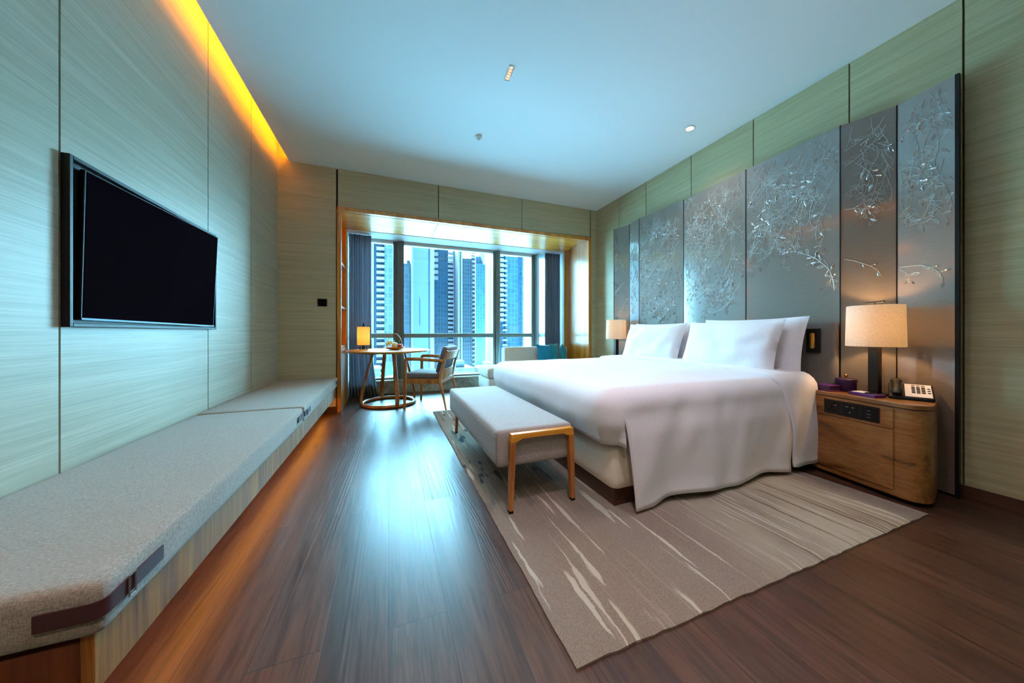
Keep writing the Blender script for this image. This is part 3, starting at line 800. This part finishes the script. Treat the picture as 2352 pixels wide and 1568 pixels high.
# ------------------------------------------------------------------ upholstered bench at the foot of the bed
Z0 = .0145
t = thing('foot_bench','grey upholstered bench with oak end frames at the foot of the bed','bench',(.765,2.32,Z0))
bm = BM(); rbox(bm,(.535,1.612,.245),(.998,3.03,.445),.02,(12,36,6),(.0,.0,.008),wob=.0015); obj('seat',bm,M['seat_fabric'],t,smooth=60)
for y0,y1 in ((1.572,1.612),(3.03,3.07)):
    ym = (y0+y1)/2; xa,xb = .60,.985
    bm = BM(); 
    vs = [(xa-.002,.385),(xa+.004,.432),(xb-.004,.432),(xb+.002,.385),(xb-.030,.385),(xb-.07,.402),(xa+.07,.402),(xa+.030,.385)]
    a = [bm.verts.new((x,y0,z)) for x,z in vs]; b_ = [bm.verts.new((x,y1,z)) for x,z in vs]
    bm.faces.new(a); bm.faces.new(b_[::-1])
    for i in range(8): bm.faces.new((a[i],a[(i+1)%8],b_[(i+1)%8],b_[i]))
    obj('top_rail',bm,M['oak_x'],t,bevel=.004)
    for xi,xo,s in ((xa-.002,xa-.008,1),(xb+.002,xb+.008,-1)):
        bm = BM()
        q = [(xi,.385),(xi+s*.034,.385),(xo+s*.024,Z0+.012),(xo,Z0+.012)]
        a = [bm.verts.new((x,y0,z)) for x,z in q]; b_ = [bm.verts.new((x,y1-(0 if z > .2 else .008),z)) for x,z in q]
        bm.faces.new(a); bm.faces.new(b_[::-1])
        for i in range(4): bm.faces.new((a[i],a[(i+1)%4],b_[(i+1)%4],b_[i]))
        lg = obj('leg',bm,M['oak_chair'],t,bevel=.004)
        bm = BM(); box(bm,min(xo,xo+s*.023),max(xo,xo+s*.023),y0+.003,y1-.011,Z0-.001,Z0+.012); obj('glide',bm,M['black'],lg)

# ------------------------------------------------------------------ folding screen behind the bed
SZ0,SZ1 = .02,2.475
SV = [(3.071,3.829),(3.127,3.565),(3.089,3.343),(3.123,2.689),(3.084,1.985),(3.070,1.315),(3.150,1.064),(3.092,.812)]
t = thing('folding_screen','tall folding screen of seven lacquered panels with silver branches behind the bed','screen',(3.1,2.3,0))
rnd = random.Random(21)
def leaf_loop(bm, P, u, z, ang, ln, wd, fill, rad):
    n = 10; pts = []
    for k in range(n):
        a = 2*PI*k/n; lx_ = ln*(.5-.5*math.cos(a)); ly_ = wd*math.sin(a)*(.55+.45*(1-lx_/ln))
        pts.append((u+lx_*math.cos(ang)-ly_*math.sin(ang), z+lx_*math.sin(ang)+ly_*math.cos(ang)))
    if fill:
        c_ = (u+ln*.45*math.cos(ang), z+ln*.45*math.sin(ang))
        ring = [bm.verts.new(P(a[0],a[1],.0015)) for a in pts]; mid = [bm.verts.new(P((a[0]+c_[0])/2,(a[1]+c_[1])/2,.006)) for a in pts]; top = bm.verts.new(P(c_[0],c_[1],.008))
        for k in range(n):
            bm.faces.new((ring[k],ring[(k+1)%n],mid[(k+1)%n],mid[k])); bm.faces.new((mid[k],mid[(k+1)%n],top))
        bm.faces.new(ring[::-1])
    else:
        tube(bm,[P(a[0],a[1],.0012) for a in pts],rad,3,closed=True)
def spray(bl, bf, P, L, zlo, u, z, ang, ln, leaf, rad, pf, curl):
    n = max(5,int(ln/.05)); pts = [(u,z)]
    side = 1
    for i in range(n):
        ang += curl/n + rnd.uniform(-.22,.22)
        u += math.cos(ang)*ln/n; z += math.sin(ang)*ln/n
        if u < .012 or u > L-.012 or z > SZ1-.02 or z < zlo: break
        pts.append((u,z)); 
        if i > 0:
            for rep in range(rnd.choice((1,1,2))):
                side = -side; la = ang+side*rnd.uniform(.5,1.1); s = leaf*rnd.uniform(.7,1.2); st = s*.5
                eu,ez = u+math.cos(la)*(s+st), z+math.sin(la)*(s+st)
                if .008 < eu < L-.008 and ez < SZ1-.01:
                    bx,bz = u+math.cos(la)*st, z+math.sin(la)*st
                    tube(bl,[P(u,z,.0012),P(bx,bz,.0012)],rad*.8,3)
                    f = rnd.random() < pf
                    leaf_loop(bf if f else bl, P, bx, bz, la, s, s*.24, f, rad*.85)
    if len(pts) > 2: tube(bl,[P(a,c_,.0012) for a,c_ in pts],rad,3)
for i,(A,B) in enumerate(zip(SV,SV[1:])):
    A2,B2 = Vector(A),Vector(B); d = B2-A2; L = d.length; d.normalize(); nrm = Vector((d.y,-d.x))
    if nrm.x > 0: nrm = -nrm
    def P(u,z,h,A2=A2,d=d,nrm=nrm):
        q = A2+d*u+nrm*h; return Vector((q.x,q.y,z))
    bl,bf = BM(),BM()
    def scatter(n, ulo,uhi,zlo_,zhi,zmin,angs,lens,leaf,rad,pf,curl=(-.8,.8)):
        for k in range(n):
            spray(bl,bf,P,L,zmin,rnd.uniform(ulo,uhi)*L,rnd.uniform(zlo_,zhi),rnd.uniform(*angs),rnd.uniform(*lens),leaf*rnd.uniform(.8,1.2),rad,pf,rnd.uniform(*curl))
    dn_ = (R(-140),R(-60))
    up = (R(-130),R(-50))
    if i > 1: scatter(16 if i < 5 else 7,.03,.97,2.36,2.46,1.2,dn_,(.12,.3),.036,.0014,.08)
    if i == 0: scatter(16,.05,.95,1.45,2.40,1.2,dn_,(.15,.35),.034,.0016,.12)
    if i == 1: scatter(26,.05,.95,1.35,2.42,1.1,dn_,(.15,.3),.034,.0016,.12)
    if i == 2: scatter(110,.02,.98,1.3,2.44,1.08,dn_,(.15,.4),.032,.0015,.10)
    if i == 3: scatter(105,.02,.98,1.42,2.45,1.15,dn_,(.18,.42),.034,.0015,.09)
    if i == 4:
        scatter(66,.02,.98,1.95,2.45,1.6,dn_,(.2,.42),.038,.0016,.11)
        scatter(16,.02,.6,1.72,2.0,1.52,dn_,(.2,.35),.036,.0015,.02)
        spray(bl,bf,P,L,1.2,L*.95,1.28,R(95),.55,.04,.0022,.5,.25); spray(bl,bf,P,L,1.2,L*.80,1.86,R(-52),.35,.042,.002,.4,-.7); spray(bl,bf,P,L,1.2,L*.86,1.52,R(-60),.2,.04,.002,.7,-.4)
    if i == 5:
        scatter(20,.05,.95,1.95,2.43,1.75,dn_,(.2,.42),.038,.0011,.02)
        scatter(5,.1,.8,2.12,2.32,2.0,(R(-60),R(10)),(.12,.22),.036,.0014,.8)
        spray(bl,bf,P,L,1.2,.02,1.50,R(-18),.24,.034,.002,.7,-.9); spray(bl,bf,P,L,1.5,.02,1.86,R(-10),.12,.034,.002,.8,-.3)
    if i == 6:
        scatter(16,.05,.95,2.0,2.44,1.9,dn_,(.2,.4),.042,.0014,.03)
        scatter(8,.1,.75,1.74,1.92,1.58,(R(-110),R(-30)),(.14,.28),.038,.0018,.02)
        spray(bl,bf,P,L,1.7,.015,2.06,R(-20),.24,.042,.0026,.4,-.9); spray(bl,bf,P,L,1.7,.015,2.04,R(-60),.2,.04,.0024,.6,.3); spray(bl,bf,P,L,1.7,.08,2.4,R(-70),.2,.044,.0022,.4,.6)
        spray(bl,bf,P,L,1.2,.015,1.40,R(5),.25,.032,.0024,.35,-1.1); spray(bl,bf,P,L,1.2,.015,1.385,R(-35),.1,.028,.0022,.4,-.8)
    bm = BM(); e = .002
    pa,pb = A2+d*e, B2-d*e
    for mi,src in ((1,bl),(2,bf)):
        for f in src.faces: f.material_index = mi
        me_ = bpy.data.meshes.new('tmp'); src.to_mesh(me_); src.free(); bm.from_mesh(me_); bpy.data.meshes.remove(me_)
    prism(bm,[tuple(pa),tuple(pb),tuple(pb-nrm*.022),tuple(pa-nrm*.022)],SZ0,SZ1)
    obj('panel',bm,[M['lacquer'],M['inlay'],M['silver']],t,smooth=25)
for i,(x,y) in enumerate(SV):
    bm = BM(); box(bm,x-.0035 if 0 < i < 7 else x-.003,x+.022,y-.0028 if i != 7 else y-.012,y+.0028,SZ0-.018,SZ1+.003); obj('edge_strip',bm,M['black'],t)

# ------------------------------------------------------------------ night stands
def bez(a,c_,d,n=14): return [tuple((1-s)**2*Vector(a)+2*s*(1-s)*Vector(c_)+s*s*Vector(d)) for s in (k/n for k in range(n+1))]
def night_stand(label):
    t = thing('nightstand',label,'nightstand',(2.9,1.1,0),0,'oak nightstands')
    front = [(2.805,1.345),(2.725,.93)]
    out = bez((2.83,1.362),(2.808,1.362),(2.805,1.345),5)+bez((2.725,.93),(2.70,.805),(2.82,.812),16)+[(3.062,.870),(3.062,1.362)]
    def shrink(k):
        c_ = Vector((2.92,1.12)); return [tuple(c_+(Vector(p)-c_)*k) for p in out]
    bm = BM(); prism(bm,out,.028,.535); obj('body',bm,M['night_wood'],t,smooth=30)
    bm = BM(); prism(bm,shrink(.9),.0145,.03); obj('plinth',bm,M['black'],t,smooth=30)
    bm = BM(); prism(bm,shrink(.992),.535,.54); obj('shadow_gap',bm,M['dark_wood'],t,smooth=30)
    bm = BM(); prism(bm,shrink(1.006),.54,.565); obj('top',bm,M['night_wood'],t,smooth=30,bevel=.003)
    d = (Vector(front[1])-Vector(front[0])).normalized(); nn = Vector((d.y,-d.x))
    if nn.x > 0: nn = -nn
    F = Vector(front[0])
    def plate(bm,u0,u1,z0,z1,h0,h1,mi=0):
        q = [F+d*u0+nn*h0,F+d*u1+nn*h0,F+d*u1+nn*h1,F+d*u0+nn*h1]
        prism(bm,[tuple(p) for p in q],z0,z1,mi)
    L = (Vector(front[1])-F).length
    bm = BM(); plate(bm,.004,L-.002,.06,.405,.0,.006); obj('drawer',bm,M['night_wood'],t,bevel=.002,smooth=0)
    bm = BM(); plate(bm,.004,L-.002,.411,.53,.0,.006); obj('upper_panel',bm,M['night_wood'],t,bevel=.002,smooth=0)
    bm = BM(); plate(bm,.072,.362,.428,.521,.006,.011); sp_ = obj('socket_panel',bm,M['black_metal'],t,bevel=.002,smooth=0,label='black panel of power and data sockets')
    mk = base_mat('socket_mark',(120,120,124),.5)
    holes = ((.120,.472,.006,.016),(.104,.453,.014,.005),(.134,.453,.014,.005),(.134,.503,.018,.004))
    marks = ((.140,.488,.014,.005),(.203,.492,.016,.005),(.234,.492,.016,.005),(.219,.458,.007,.008),(.313,.492,.018,.003),(.313,.470,.022,.003),(.313,.452,.018,.003))
    for k,u in enumerate((.082,.180,.277)):
        bm = BM(); plate(bm,u,u+.076,.436,.513,.011,.0125)
        for mi,lst in ((1,holes),(2,marks)):
            for uu,z,w,h in lst:
                if u < uu < u+.076: plate(bm,uu-w/2,uu+w/2,z-h/2,z+h/2,.0124,.0129,mi)
        obj('socket',bm,[M['black'],M['black_gloss'],mk],sp_,smooth=0)
    return t
ns = night_stand('curved oak nightstand with socket panel between the bed and the screen end')
n2 = copy_tree(ns); n2.location = (2.9,3.62,0); n2.scale = (1,-1,1)
n2['label'] = 'curved oak nightstand on the window side of the bed, under the farther lamp'

def bedside_lamp(x,y,z,label):
    t = thing('bedside_lamp',label,'lamp',(x,y,z),0,'bedside lamps')
    bm = BM(); box(bm,x-.045,x+.045,y-.045,y+.045,z,z+.010); obj('foot',bm,M['bronze'],t,bevel=.002)
    bm = BM(); box(bm,x-.024,x+.024,y-.024,y+.024,z+.010,z+.40); obj('column',bm,M['bronze'],t,bevel=.002)
    bm = BM(); lathe(bm,[(.133,.315),(.135,.318),(.130,.578),(.128,.580)],x,y,z,48,cap=False); obj('lamp_shade',bm,M['shade'],t,solid=.002)
    bm = BM(); a = R(72); tube(bm,[(x,y,z+.40),(x,y,z+.60)],.004,8)
    obj('stem',bm,M['black_metal'],t)
    bm = BM(); tube(bm,[(x-.01,y-.045,z+.605),(x+.01,y+.045,z+.60)],.006,8); obj('finial',bm,M['black_metal'],t)
    bm = BM()
    for k in range(3): tube(bm,[(x,y,z+.56),(x+.128*math.cos(R(120*k)),y+.128*math.sin(R(120*k)),z+.575)],.002,6)
    obj('spider',bm,M['black_metal'],t)
    return t
LN = (2.955,1.095,.565)
lampn = bedside_lamp(*LN,'large bedside lamp with white drum shade on the nearer nightstand')
LF = (2.95,3.63,.565)
l2 = copy_tree(lampn); l2.location = LF; l2['label'] = 'bedside lamp with white drum shade on the window side of the bed'

# things on the nightstand
zt_ = .565
t = thing('purple_box','flat purple book-like box at the bed end of the nightstand','box',(2.873,1.299,zt_))
pl = [(2.845,1.355),(2.822,1.262),(2.902,1.242),(2.925,1.338)]
bm = BM(); prism(bm,pl,zt_,zt_+.008); prism(bm,pl,zt_+.034,zt_+.042); obj('cover',bm,M['purple'],t,bevel=.002)
cc = Vector((2.873,1.299)); bm = BM(); prism(bm,[tuple(cc+(Vector(p)-cc)*.95) for p in pl],zt_+.008,zt_+.034); obj('pages',bm,M['purple_dark'],t)
t = thing('lidded_jar','round dark purple lidded box with a brass knob beside the lamp','jar',(2.972,1.243,zt_))
bx_,by_ = 2.972,1.243
bm = BM(); lathe(bm,[(.050,0),(.052,.003),(.052,.066)],bx_,by_,zt_,32); obj('body',bm,M['purple_dark'],t)
bm = BM(); lathe(bm,[(.056,.066),(.056,.082),(.050,.087),(0,.087)],bx_,by_,zt_,32); obj('lid',bm,M['purple_dark'],t)
bm = BM(); lathe(bm,[(.005,.087),(.005,.096),(.010,.102),(.011,.109),(.007,.116),(0,.117)],bx_,by_,zt_,20); obj('knob',bm,M['brass'],t)
t = thing('notepad_tray','flat purple tray holding white notepaper in front of the lamp','tray',(2.86,1.10,zt_))
pl = [(2.835,1.175),(2.792,1.035),(2.872,1.015),(2.915,1.155)]
cc = sum((Vector(p) for p in pl),Vector((0,0)))/4
bm = BM(); prism(bm,pl,zt_,zt_+.018); obj('tray_body',bm,M['purple'],t,bevel=.002)
bm = BM(); prism(bm,[tuple(cc+(Vector(p)-cc)*.86) for p in pl],zt_+.018,zt_+.0195); obj('recess_lining',bm,M['purple_dark'],t)
a_,b_,c_,d_ = [cc+(Vector(p)-cc)*.8 for p in pl]
bm = BM(); prism(bm,[tuple(a_),tuple(a_+(b_-a_)*.55),tuple(d_+(c_-d_)*.55),tuple(d_)],zt_+.0195,zt_+.0225); obj('notepaper',bm,M['paper'],t)
bm = BM(); q0 = a_+(b_-a_)*.66; q1 = d_+(c_-d_)*.72
tube(bm,[(q0.x,q0.y,zt_+.024),(q1.x,q1.y,zt_+.024)],.004,8); tag(obj('pen',bm,M['black'],origin=(q0.x,q0.y,zt_+.02)),'slim black pen lying in the purple tray','pen')

# telephone
px_,py_ = 2.985,.952
t = thing('telephone','black desk telephone with a pale key panel at the near end of the nightstand','telephone',(px_,py_,zt_),R(-70))
def wedge(bm,x0,x1,y0,y1,za,zb,z0=0.0):
    vs = [bm.verts.new(p) for p in ((x0,y0,z0),(x1,y0,z0),(x1,y1,z0),(x0,y1,z0),(x0,y0,za),(x1,y0,za),(x1,y1,zb),(x0,y1,zb))]
    for f in ((3,2,1,0),(4,5,6,7),(0,1,5,4),(1,2,6,5),(2,3,7,6),(3,0,4,7)): bm.faces.new([vs[i] for i in f])
bm = BM(); wedge(bm,-.088,.088,-.080,.080,.018,.082); obj('base',bm,M['black'],t,bevel=.005)
sl = math.atan2(.064,.16)
Mf = Matrix.Translation((0,0,.050)) @ Matrix.Rotation(sl,4,'X')
bm = BM(); box(bm,-.022,.080,-.078,.078,.0005,.003,M=Mf); kp = obj('key_panel',bm,M['paper'],t,smooth=0,label='pale printed key panel')
for i_ in range(3):
    for j_ in range(4):
        bm = BM(); x = .004+.019*i_; y = -.035+.021*j_
        box(bm,x,x+.014,y,y+.013,.003,.006,M=Mf); obj('key',bm,M['black'],kp,bevel=.001)
for i_ in range(3):
    bm = BM(); x = .004+.019*i_; box(bm,x,x+.014,.055,.063,.003,.005,M=Mf); obj('key',bm,M['black'],kp,bevel=.001)
for j_ in range(3):
    bm = BM(); y = -.03+.026*j_; box(bm,.064,.076,y,y+.010,.003,.005,M=Mf); obj('key',bm,M['black'],kp,bevel=.001)
bm = BM(); tube(bm,[Mf @ Vector(p) for p in ((-.055,-.088,.016),(-.055,-.07,.022),(-.055,-.03,.030),(-.055,.03,.030),(-.055,.07,.022),(-.055,.09,.016))],[.020,.026,.018,.018,.026,.020],12,flat=(1,.7)); obj('handset',bm,M['black'],t,smooth=60)
bm = BM(); pts = []
for k in range(60):
    a = k*.9; s = k/59; pts.append((-.11-.004*math.cos(a)-.02*math.sin(PI*s),-.085+.15*s,.008+.004*math.sin(a)))
tube(bm,pts,.0016,5); obj('cord',bm,M['black'],t)

# ------------------------------------------------------------------ ceiling fittings
def dl(x,y,z,label):
    t = thing('downlight',label,'ceiling light',(x,y,z))
    bm = BM(); lathe(bm,[(.052,0),(.052,-.004),(.040,-.006),(.036,-.001)],x,y,z,28,cap=False); obj('rim',bm,M['white_paint'],t,smooth=60)
    bm = BM(); lathe(bm,[(0,-.002),(.030,-.002)],x,y,z,24,cap=False); obj('bulb',bm,M['led_warm'],t)
    return t
dl(2.74,2.29,ZC,'round recessed warm downlight in the ceiling above the bed')
t = thing('linear_downlight','narrow ceiling slot light with five small coppery cells','ceiling light',(.865,2.30,ZC),R(-3))
bm = BM()
for a in ((-.022,.022,-.075,-.068),(-.022,.022,.068,.075),(-.022,-.017,-.068,.068),(.017,.022,-.068,.068)): box(bm,a[0],a[1],a[2],a[3],-.004,0)
obj('frame',bm,M['white_paint'],t)
bm = BM(); box(bm,-.017,.017,-.068,.068,-.0012,0); obj('backing',bm,base_mat('copper',(150,70,40),.35,.8),t)
for k in range(5):
    bm = BM(); lathe(bm,[(0,-.003),(.0095,-.003),(.0095,-.0012)],0,-.054+.027*k,0,16,cap=False); obj('lamp_cell',bm,M['led_cell'],t)
t = thing('ceiling_detector','small white round detector on the ceiling towards the window','detector',(.852,3.159,ZC))
bm = BM(); lathe(bm,[(.036,0),(.036,-.008),(.030,-.012),(.020,-.014),(.016,-.030),(.008,-.036),(0,-.037)],.852,3.159,ZC,28); obj('housing',bm,M['white_paint'],t,smooth=50)

# ------------------------------------------------------------------ the city outside
def glass_tower(name, c1, c2, fl, wd, rough=.35, line=None):
    m = base_mat(name,c1,rough,spec=.4); nt,b = nodes(m)
    tc = nd(nt,'ShaderNodeTexCoord'); sp = nd(nt,'ShaderNodeSeparateXYZ'); cb = nd(nt,'ShaderNodeCombineXYZ')
    nt.links.new(tc.outputs['Object'],sp.inputs[0])
    nt.links.new(math_n(nt,'ADD',sp.outputs['X'],sp.outputs['Y']),cb.inputs['X']); nt.links.new(sp.outputs['Z'],cb.inputs['Y'])
    br = nd(nt,'ShaderNodeTexBrick'); br.offset = 0.0
    for k,vv in (('Scale',1.0),('Mortar Size',.22),('Mortar Smooth',.1),('Brick Width',wd),('Row Height',fl)): br.inputs[k].default_value = vv
    br.inputs['Color1'].default_value = rgba(c1); br.inputs['Color2'].default_value = rgba(tuple(int(q*.82) for q in c1)); br.inputs['Mortar'].default_value = rgba(c2)
    nt.links.new(cb.outputs[0],br.inputs['Vector']); nt.links.new(br.outputs['Color'],b.inputs['Base Color']); return m
TM = dict(teal=glass_tower('tower_teal',(14,47,69),(31,63,81),3.2,2.2), pale=base_mat('tower_pale',(78,89,100),.6), palegrid=glass_tower('tower_pale_grid',(69,83,94),(83,90,101),3.2,3.0),  # bluish haze of the distance is put into the facade colours
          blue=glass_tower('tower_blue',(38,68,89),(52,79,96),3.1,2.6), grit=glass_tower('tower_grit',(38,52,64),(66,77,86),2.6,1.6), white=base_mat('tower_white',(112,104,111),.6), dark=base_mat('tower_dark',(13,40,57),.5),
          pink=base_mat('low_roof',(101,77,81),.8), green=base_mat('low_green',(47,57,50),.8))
GZ = -30.0
def tower(label, boxes, balc=(), loc=None):
    """boxes: (part name, material, x0,x1,y0,y1,z0,z1); balc: (x0,x1,y0,y1,z_first,pitch,count,height)"""
    b0 = boxes[0]; lc = ((b0[2]+b0[3])/2,(b0[4]+b0[5])/2,GZ)
    t = thing('apartment_tower',label,'building',lc)
    for nme,mt,x0,x1,y0,y1,z0,z1 in boxes:
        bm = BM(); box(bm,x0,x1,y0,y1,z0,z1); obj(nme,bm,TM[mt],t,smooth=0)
    for x0,x1,y0,y1,zf,pit,cnt,h in balc:
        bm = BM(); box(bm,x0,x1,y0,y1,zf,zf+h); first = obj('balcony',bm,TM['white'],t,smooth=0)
        for k in range(1,cnt):
            c_ = first.copy(); COL.objects.link(c_); c_.location = (0,0,pit*k)
    return t
def sx_(v,k): return v*k
k = 2.9; Yd = 60*k
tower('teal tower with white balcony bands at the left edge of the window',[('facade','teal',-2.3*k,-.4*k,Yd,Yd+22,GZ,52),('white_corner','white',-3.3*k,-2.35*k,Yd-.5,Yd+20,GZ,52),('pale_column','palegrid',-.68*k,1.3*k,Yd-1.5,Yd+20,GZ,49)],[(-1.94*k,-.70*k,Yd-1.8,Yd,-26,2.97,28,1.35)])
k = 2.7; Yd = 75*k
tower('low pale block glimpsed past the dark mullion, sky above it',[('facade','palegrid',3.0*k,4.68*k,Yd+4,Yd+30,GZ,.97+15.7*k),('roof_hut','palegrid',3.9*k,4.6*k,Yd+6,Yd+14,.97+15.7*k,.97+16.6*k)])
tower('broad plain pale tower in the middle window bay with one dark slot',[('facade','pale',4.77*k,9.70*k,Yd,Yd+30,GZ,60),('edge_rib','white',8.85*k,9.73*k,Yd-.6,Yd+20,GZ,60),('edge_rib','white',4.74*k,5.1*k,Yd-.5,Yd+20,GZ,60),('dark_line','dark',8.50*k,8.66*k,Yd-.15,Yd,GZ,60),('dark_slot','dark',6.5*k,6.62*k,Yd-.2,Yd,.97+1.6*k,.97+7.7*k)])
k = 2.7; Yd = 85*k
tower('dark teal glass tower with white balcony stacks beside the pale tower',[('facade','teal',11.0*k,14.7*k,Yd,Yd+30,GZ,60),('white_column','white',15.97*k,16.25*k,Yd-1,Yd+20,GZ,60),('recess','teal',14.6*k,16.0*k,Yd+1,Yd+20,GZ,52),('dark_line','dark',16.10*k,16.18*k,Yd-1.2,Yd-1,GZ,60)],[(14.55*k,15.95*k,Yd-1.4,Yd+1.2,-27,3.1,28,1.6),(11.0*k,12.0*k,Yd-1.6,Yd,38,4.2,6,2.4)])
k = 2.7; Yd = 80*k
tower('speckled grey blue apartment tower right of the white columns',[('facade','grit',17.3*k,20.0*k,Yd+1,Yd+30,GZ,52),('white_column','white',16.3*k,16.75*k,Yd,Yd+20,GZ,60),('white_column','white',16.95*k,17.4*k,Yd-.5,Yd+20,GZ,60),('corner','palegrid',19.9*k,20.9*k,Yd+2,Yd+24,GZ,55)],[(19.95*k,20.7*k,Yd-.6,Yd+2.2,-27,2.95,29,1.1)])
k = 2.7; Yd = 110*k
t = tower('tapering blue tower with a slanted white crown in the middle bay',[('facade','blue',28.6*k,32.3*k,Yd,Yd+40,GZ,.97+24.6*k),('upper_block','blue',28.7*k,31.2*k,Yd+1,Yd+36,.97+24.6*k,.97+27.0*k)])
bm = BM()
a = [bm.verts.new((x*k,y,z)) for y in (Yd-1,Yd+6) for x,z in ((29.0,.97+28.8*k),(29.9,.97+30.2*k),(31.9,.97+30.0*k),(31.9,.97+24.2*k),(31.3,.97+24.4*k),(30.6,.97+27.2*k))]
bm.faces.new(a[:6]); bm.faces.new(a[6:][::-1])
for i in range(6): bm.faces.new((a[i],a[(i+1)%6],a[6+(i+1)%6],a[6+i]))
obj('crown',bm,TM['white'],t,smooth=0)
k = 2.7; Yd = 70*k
tower('blue tower with white balconies seen in the right window bay',[('facade','blue',25.3*k,28.6*k,Yd,Yd+30,GZ,49),('darker_side','teal',28.5*k,29.6*k,Yd+.6,Yd+30,GZ,51),('recess','teal',23.6*k,25.4*k,Yd+1,Yd+26,GZ,50),('pale_edge','palegrid',29.5*k,30.2*k,Yd+1.5,Yd+30,GZ,60)],[(23.7*k,24.8*k,Yd-1.2,Yd+1,8,3.1,14,1.9),(24.7*k,25.7*k,Yd-1.2,Yd+1,-26,3.1,24,1.2)])  # right side face in the darker teal facade material
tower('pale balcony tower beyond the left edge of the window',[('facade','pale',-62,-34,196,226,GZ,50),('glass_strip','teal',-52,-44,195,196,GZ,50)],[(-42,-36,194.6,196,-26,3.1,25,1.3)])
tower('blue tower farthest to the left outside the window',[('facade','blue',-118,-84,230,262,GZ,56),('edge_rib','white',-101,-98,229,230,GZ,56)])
# lower town in front of the towers
lr = random.Random(5)
for i in range(16):
    x = -40+i*11; y = lr.uniform(112,140) if x < 60 else lr.uniform(135,155); h = lr.uniform(-18,-12)
    bm = BM(); w = lr.uniform(3.6,5.2); box(bm,x-w,x+w,y,y+14,GZ,h); box(bm,x-w*.4,x+w*.3,y+3,y+9,h,h+2.5)
    o = obj('low_building',bm,TM['pink' if i%3 else 'palegrid'],origin=(x,y+7,GZ),smooth=0)
    tag(o,'low pale block in the street below the towers outside the window','building','low blocks below the towers')
bm = BM(); box(bm,-600,900,20,1500,GZ-1,GZ); structure('ground', bm, base_mat('city_ground',(214,228,232),.9))

# ------------------------------------------------------------------ light
w = bpy.data.worlds.new('World'); scene.world = w; w.use_nodes = True
wt = w.node_tree; bg = wt.nodes['Background']; bg.inputs['Color'].default_value = (.33,.75,1.0,1)
# hazy sky, bright over the roofs opposite and dim behind the hotel
wtc = nd(wt,'ShaderNodeTexCoord'); wsp = nd(wt,'ShaderNodeSeparateXYZ'); wmr = nd(wt,'ShaderNodeMapRange', interpolation_type='SMOOTHSTEP')
wt.links.new(wtc.outputs['Generated'], wsp.inputs[0]); wt.links.new(wsp.outputs['Y'], wmr.inputs['Value'])
for k_,v_ in (('From Min',-.3),('From Max',.6),('To Min',1.4),('To Max',42.0)): wmr.inputs[k_].default_value = v_
wt.links.new(wmr.outputs['Result'], bg.inputs['Strength'])

def light(name, kind, loc, energy, color, rot=(0,0,0), **k):
    d = bpy.data.lights.new(name,kind); d.energy = energy; d.color = color
    for a,v in k.items(): setattr(d,a,v)
    o = bpy.data.objects.new(name,d); COL.objects.link(o); o.location = loc; o.rotation_euler = rot; return o
# the sky's glow over the roofs
def aim(o, d): o.rotation_euler = Vector(d).to_track_quat('-Z','Y').to_euler()
s = light('sky_glow','SUN',(0,30,30),115.0,(.33,.76,1.0),angle=R(30)); aim(s,(-.12,-.36,-1.8))
# portal so the sky is sampled through the glass
p = light('window_portal','AREA',(1.2,YW+.15,1.35),1,(1,1,1),shape='RECTANGLE',size=3.8,size_y=2.4); p.data.cycles.is_portal = True; aim(p,(0,-1,0))
warm = (1.0,.80,.58); neutral = (1.0,.83,.93)
for i,(x,y,e,c_) in enumerate(((2.74,2.29,30,warm),(.5,.6,95,neutral),(1.5,.2,26,neutral),(-.2,-.6,110,warm),(1.5,1.2,36,neutral),(0.3,2.9,55,warm),(1.7,3.4,45,warm))):  # first is the downlight above the bed; the rest are added fill without fittings
    o = light('downlight_and_fill','SPOT',(x,y,ZC-.02),e,c_,spot_size=R(120),spot_blend=.9,shadow_soft_size=.12)
light('bedside_bulb','POINT',(LN[0],LN[1],LN[2]+.46),8,(1,.60,.26),shadow_soft_size=.03)
light('bedside_bulb','POINT',(LF[0],LF[1],LF[2]+.46),3,(1,.62,.28),shadow_soft_size=.03)
light('lantern_bulb','POINT',(lx,ly,lz+.19),4,(1,.82,.55),shadow_soft_size=.02)

# ------------------------------------------------------------------ camera
cam = bpy.data.cameras.new('camera'); co = bpy.data.objects.new('camera',cam); COL.objects.link(co)
co.location = (0,0,.97); co.rotation_euler = (R(90),0,R(-21.08))
cam.sensor_fit = 'HORIZONTAL'; cam.sensor_width = 36; cam.lens = 36*735/2352; cam.shift_y = -20.5/2352; cam.clip_start = .02; cam.clip_end = 3000
scene.camera = co
vs_ = scene.view_settings
scene.display_settings.display_device = 'sRGB'
vs_.view_transform = 'Standard'; vs_.look = 'None'; vs_.exposure = 0.56; vs_.gamma = 1.0; vs_.use_curve_mapping = False
cy_ = scene.cycles
cy_.use_denoising = True; cy_.max_bounces = 10; cy_.diffuse_bounces = 6; cy_.glossy_bounces = 5; cy_.transparent_max_bounces = 12; cy_.sample_clamp_indirect = 6.0
cy_.caustics_reflective = False; cy_.caustics_refractive = False
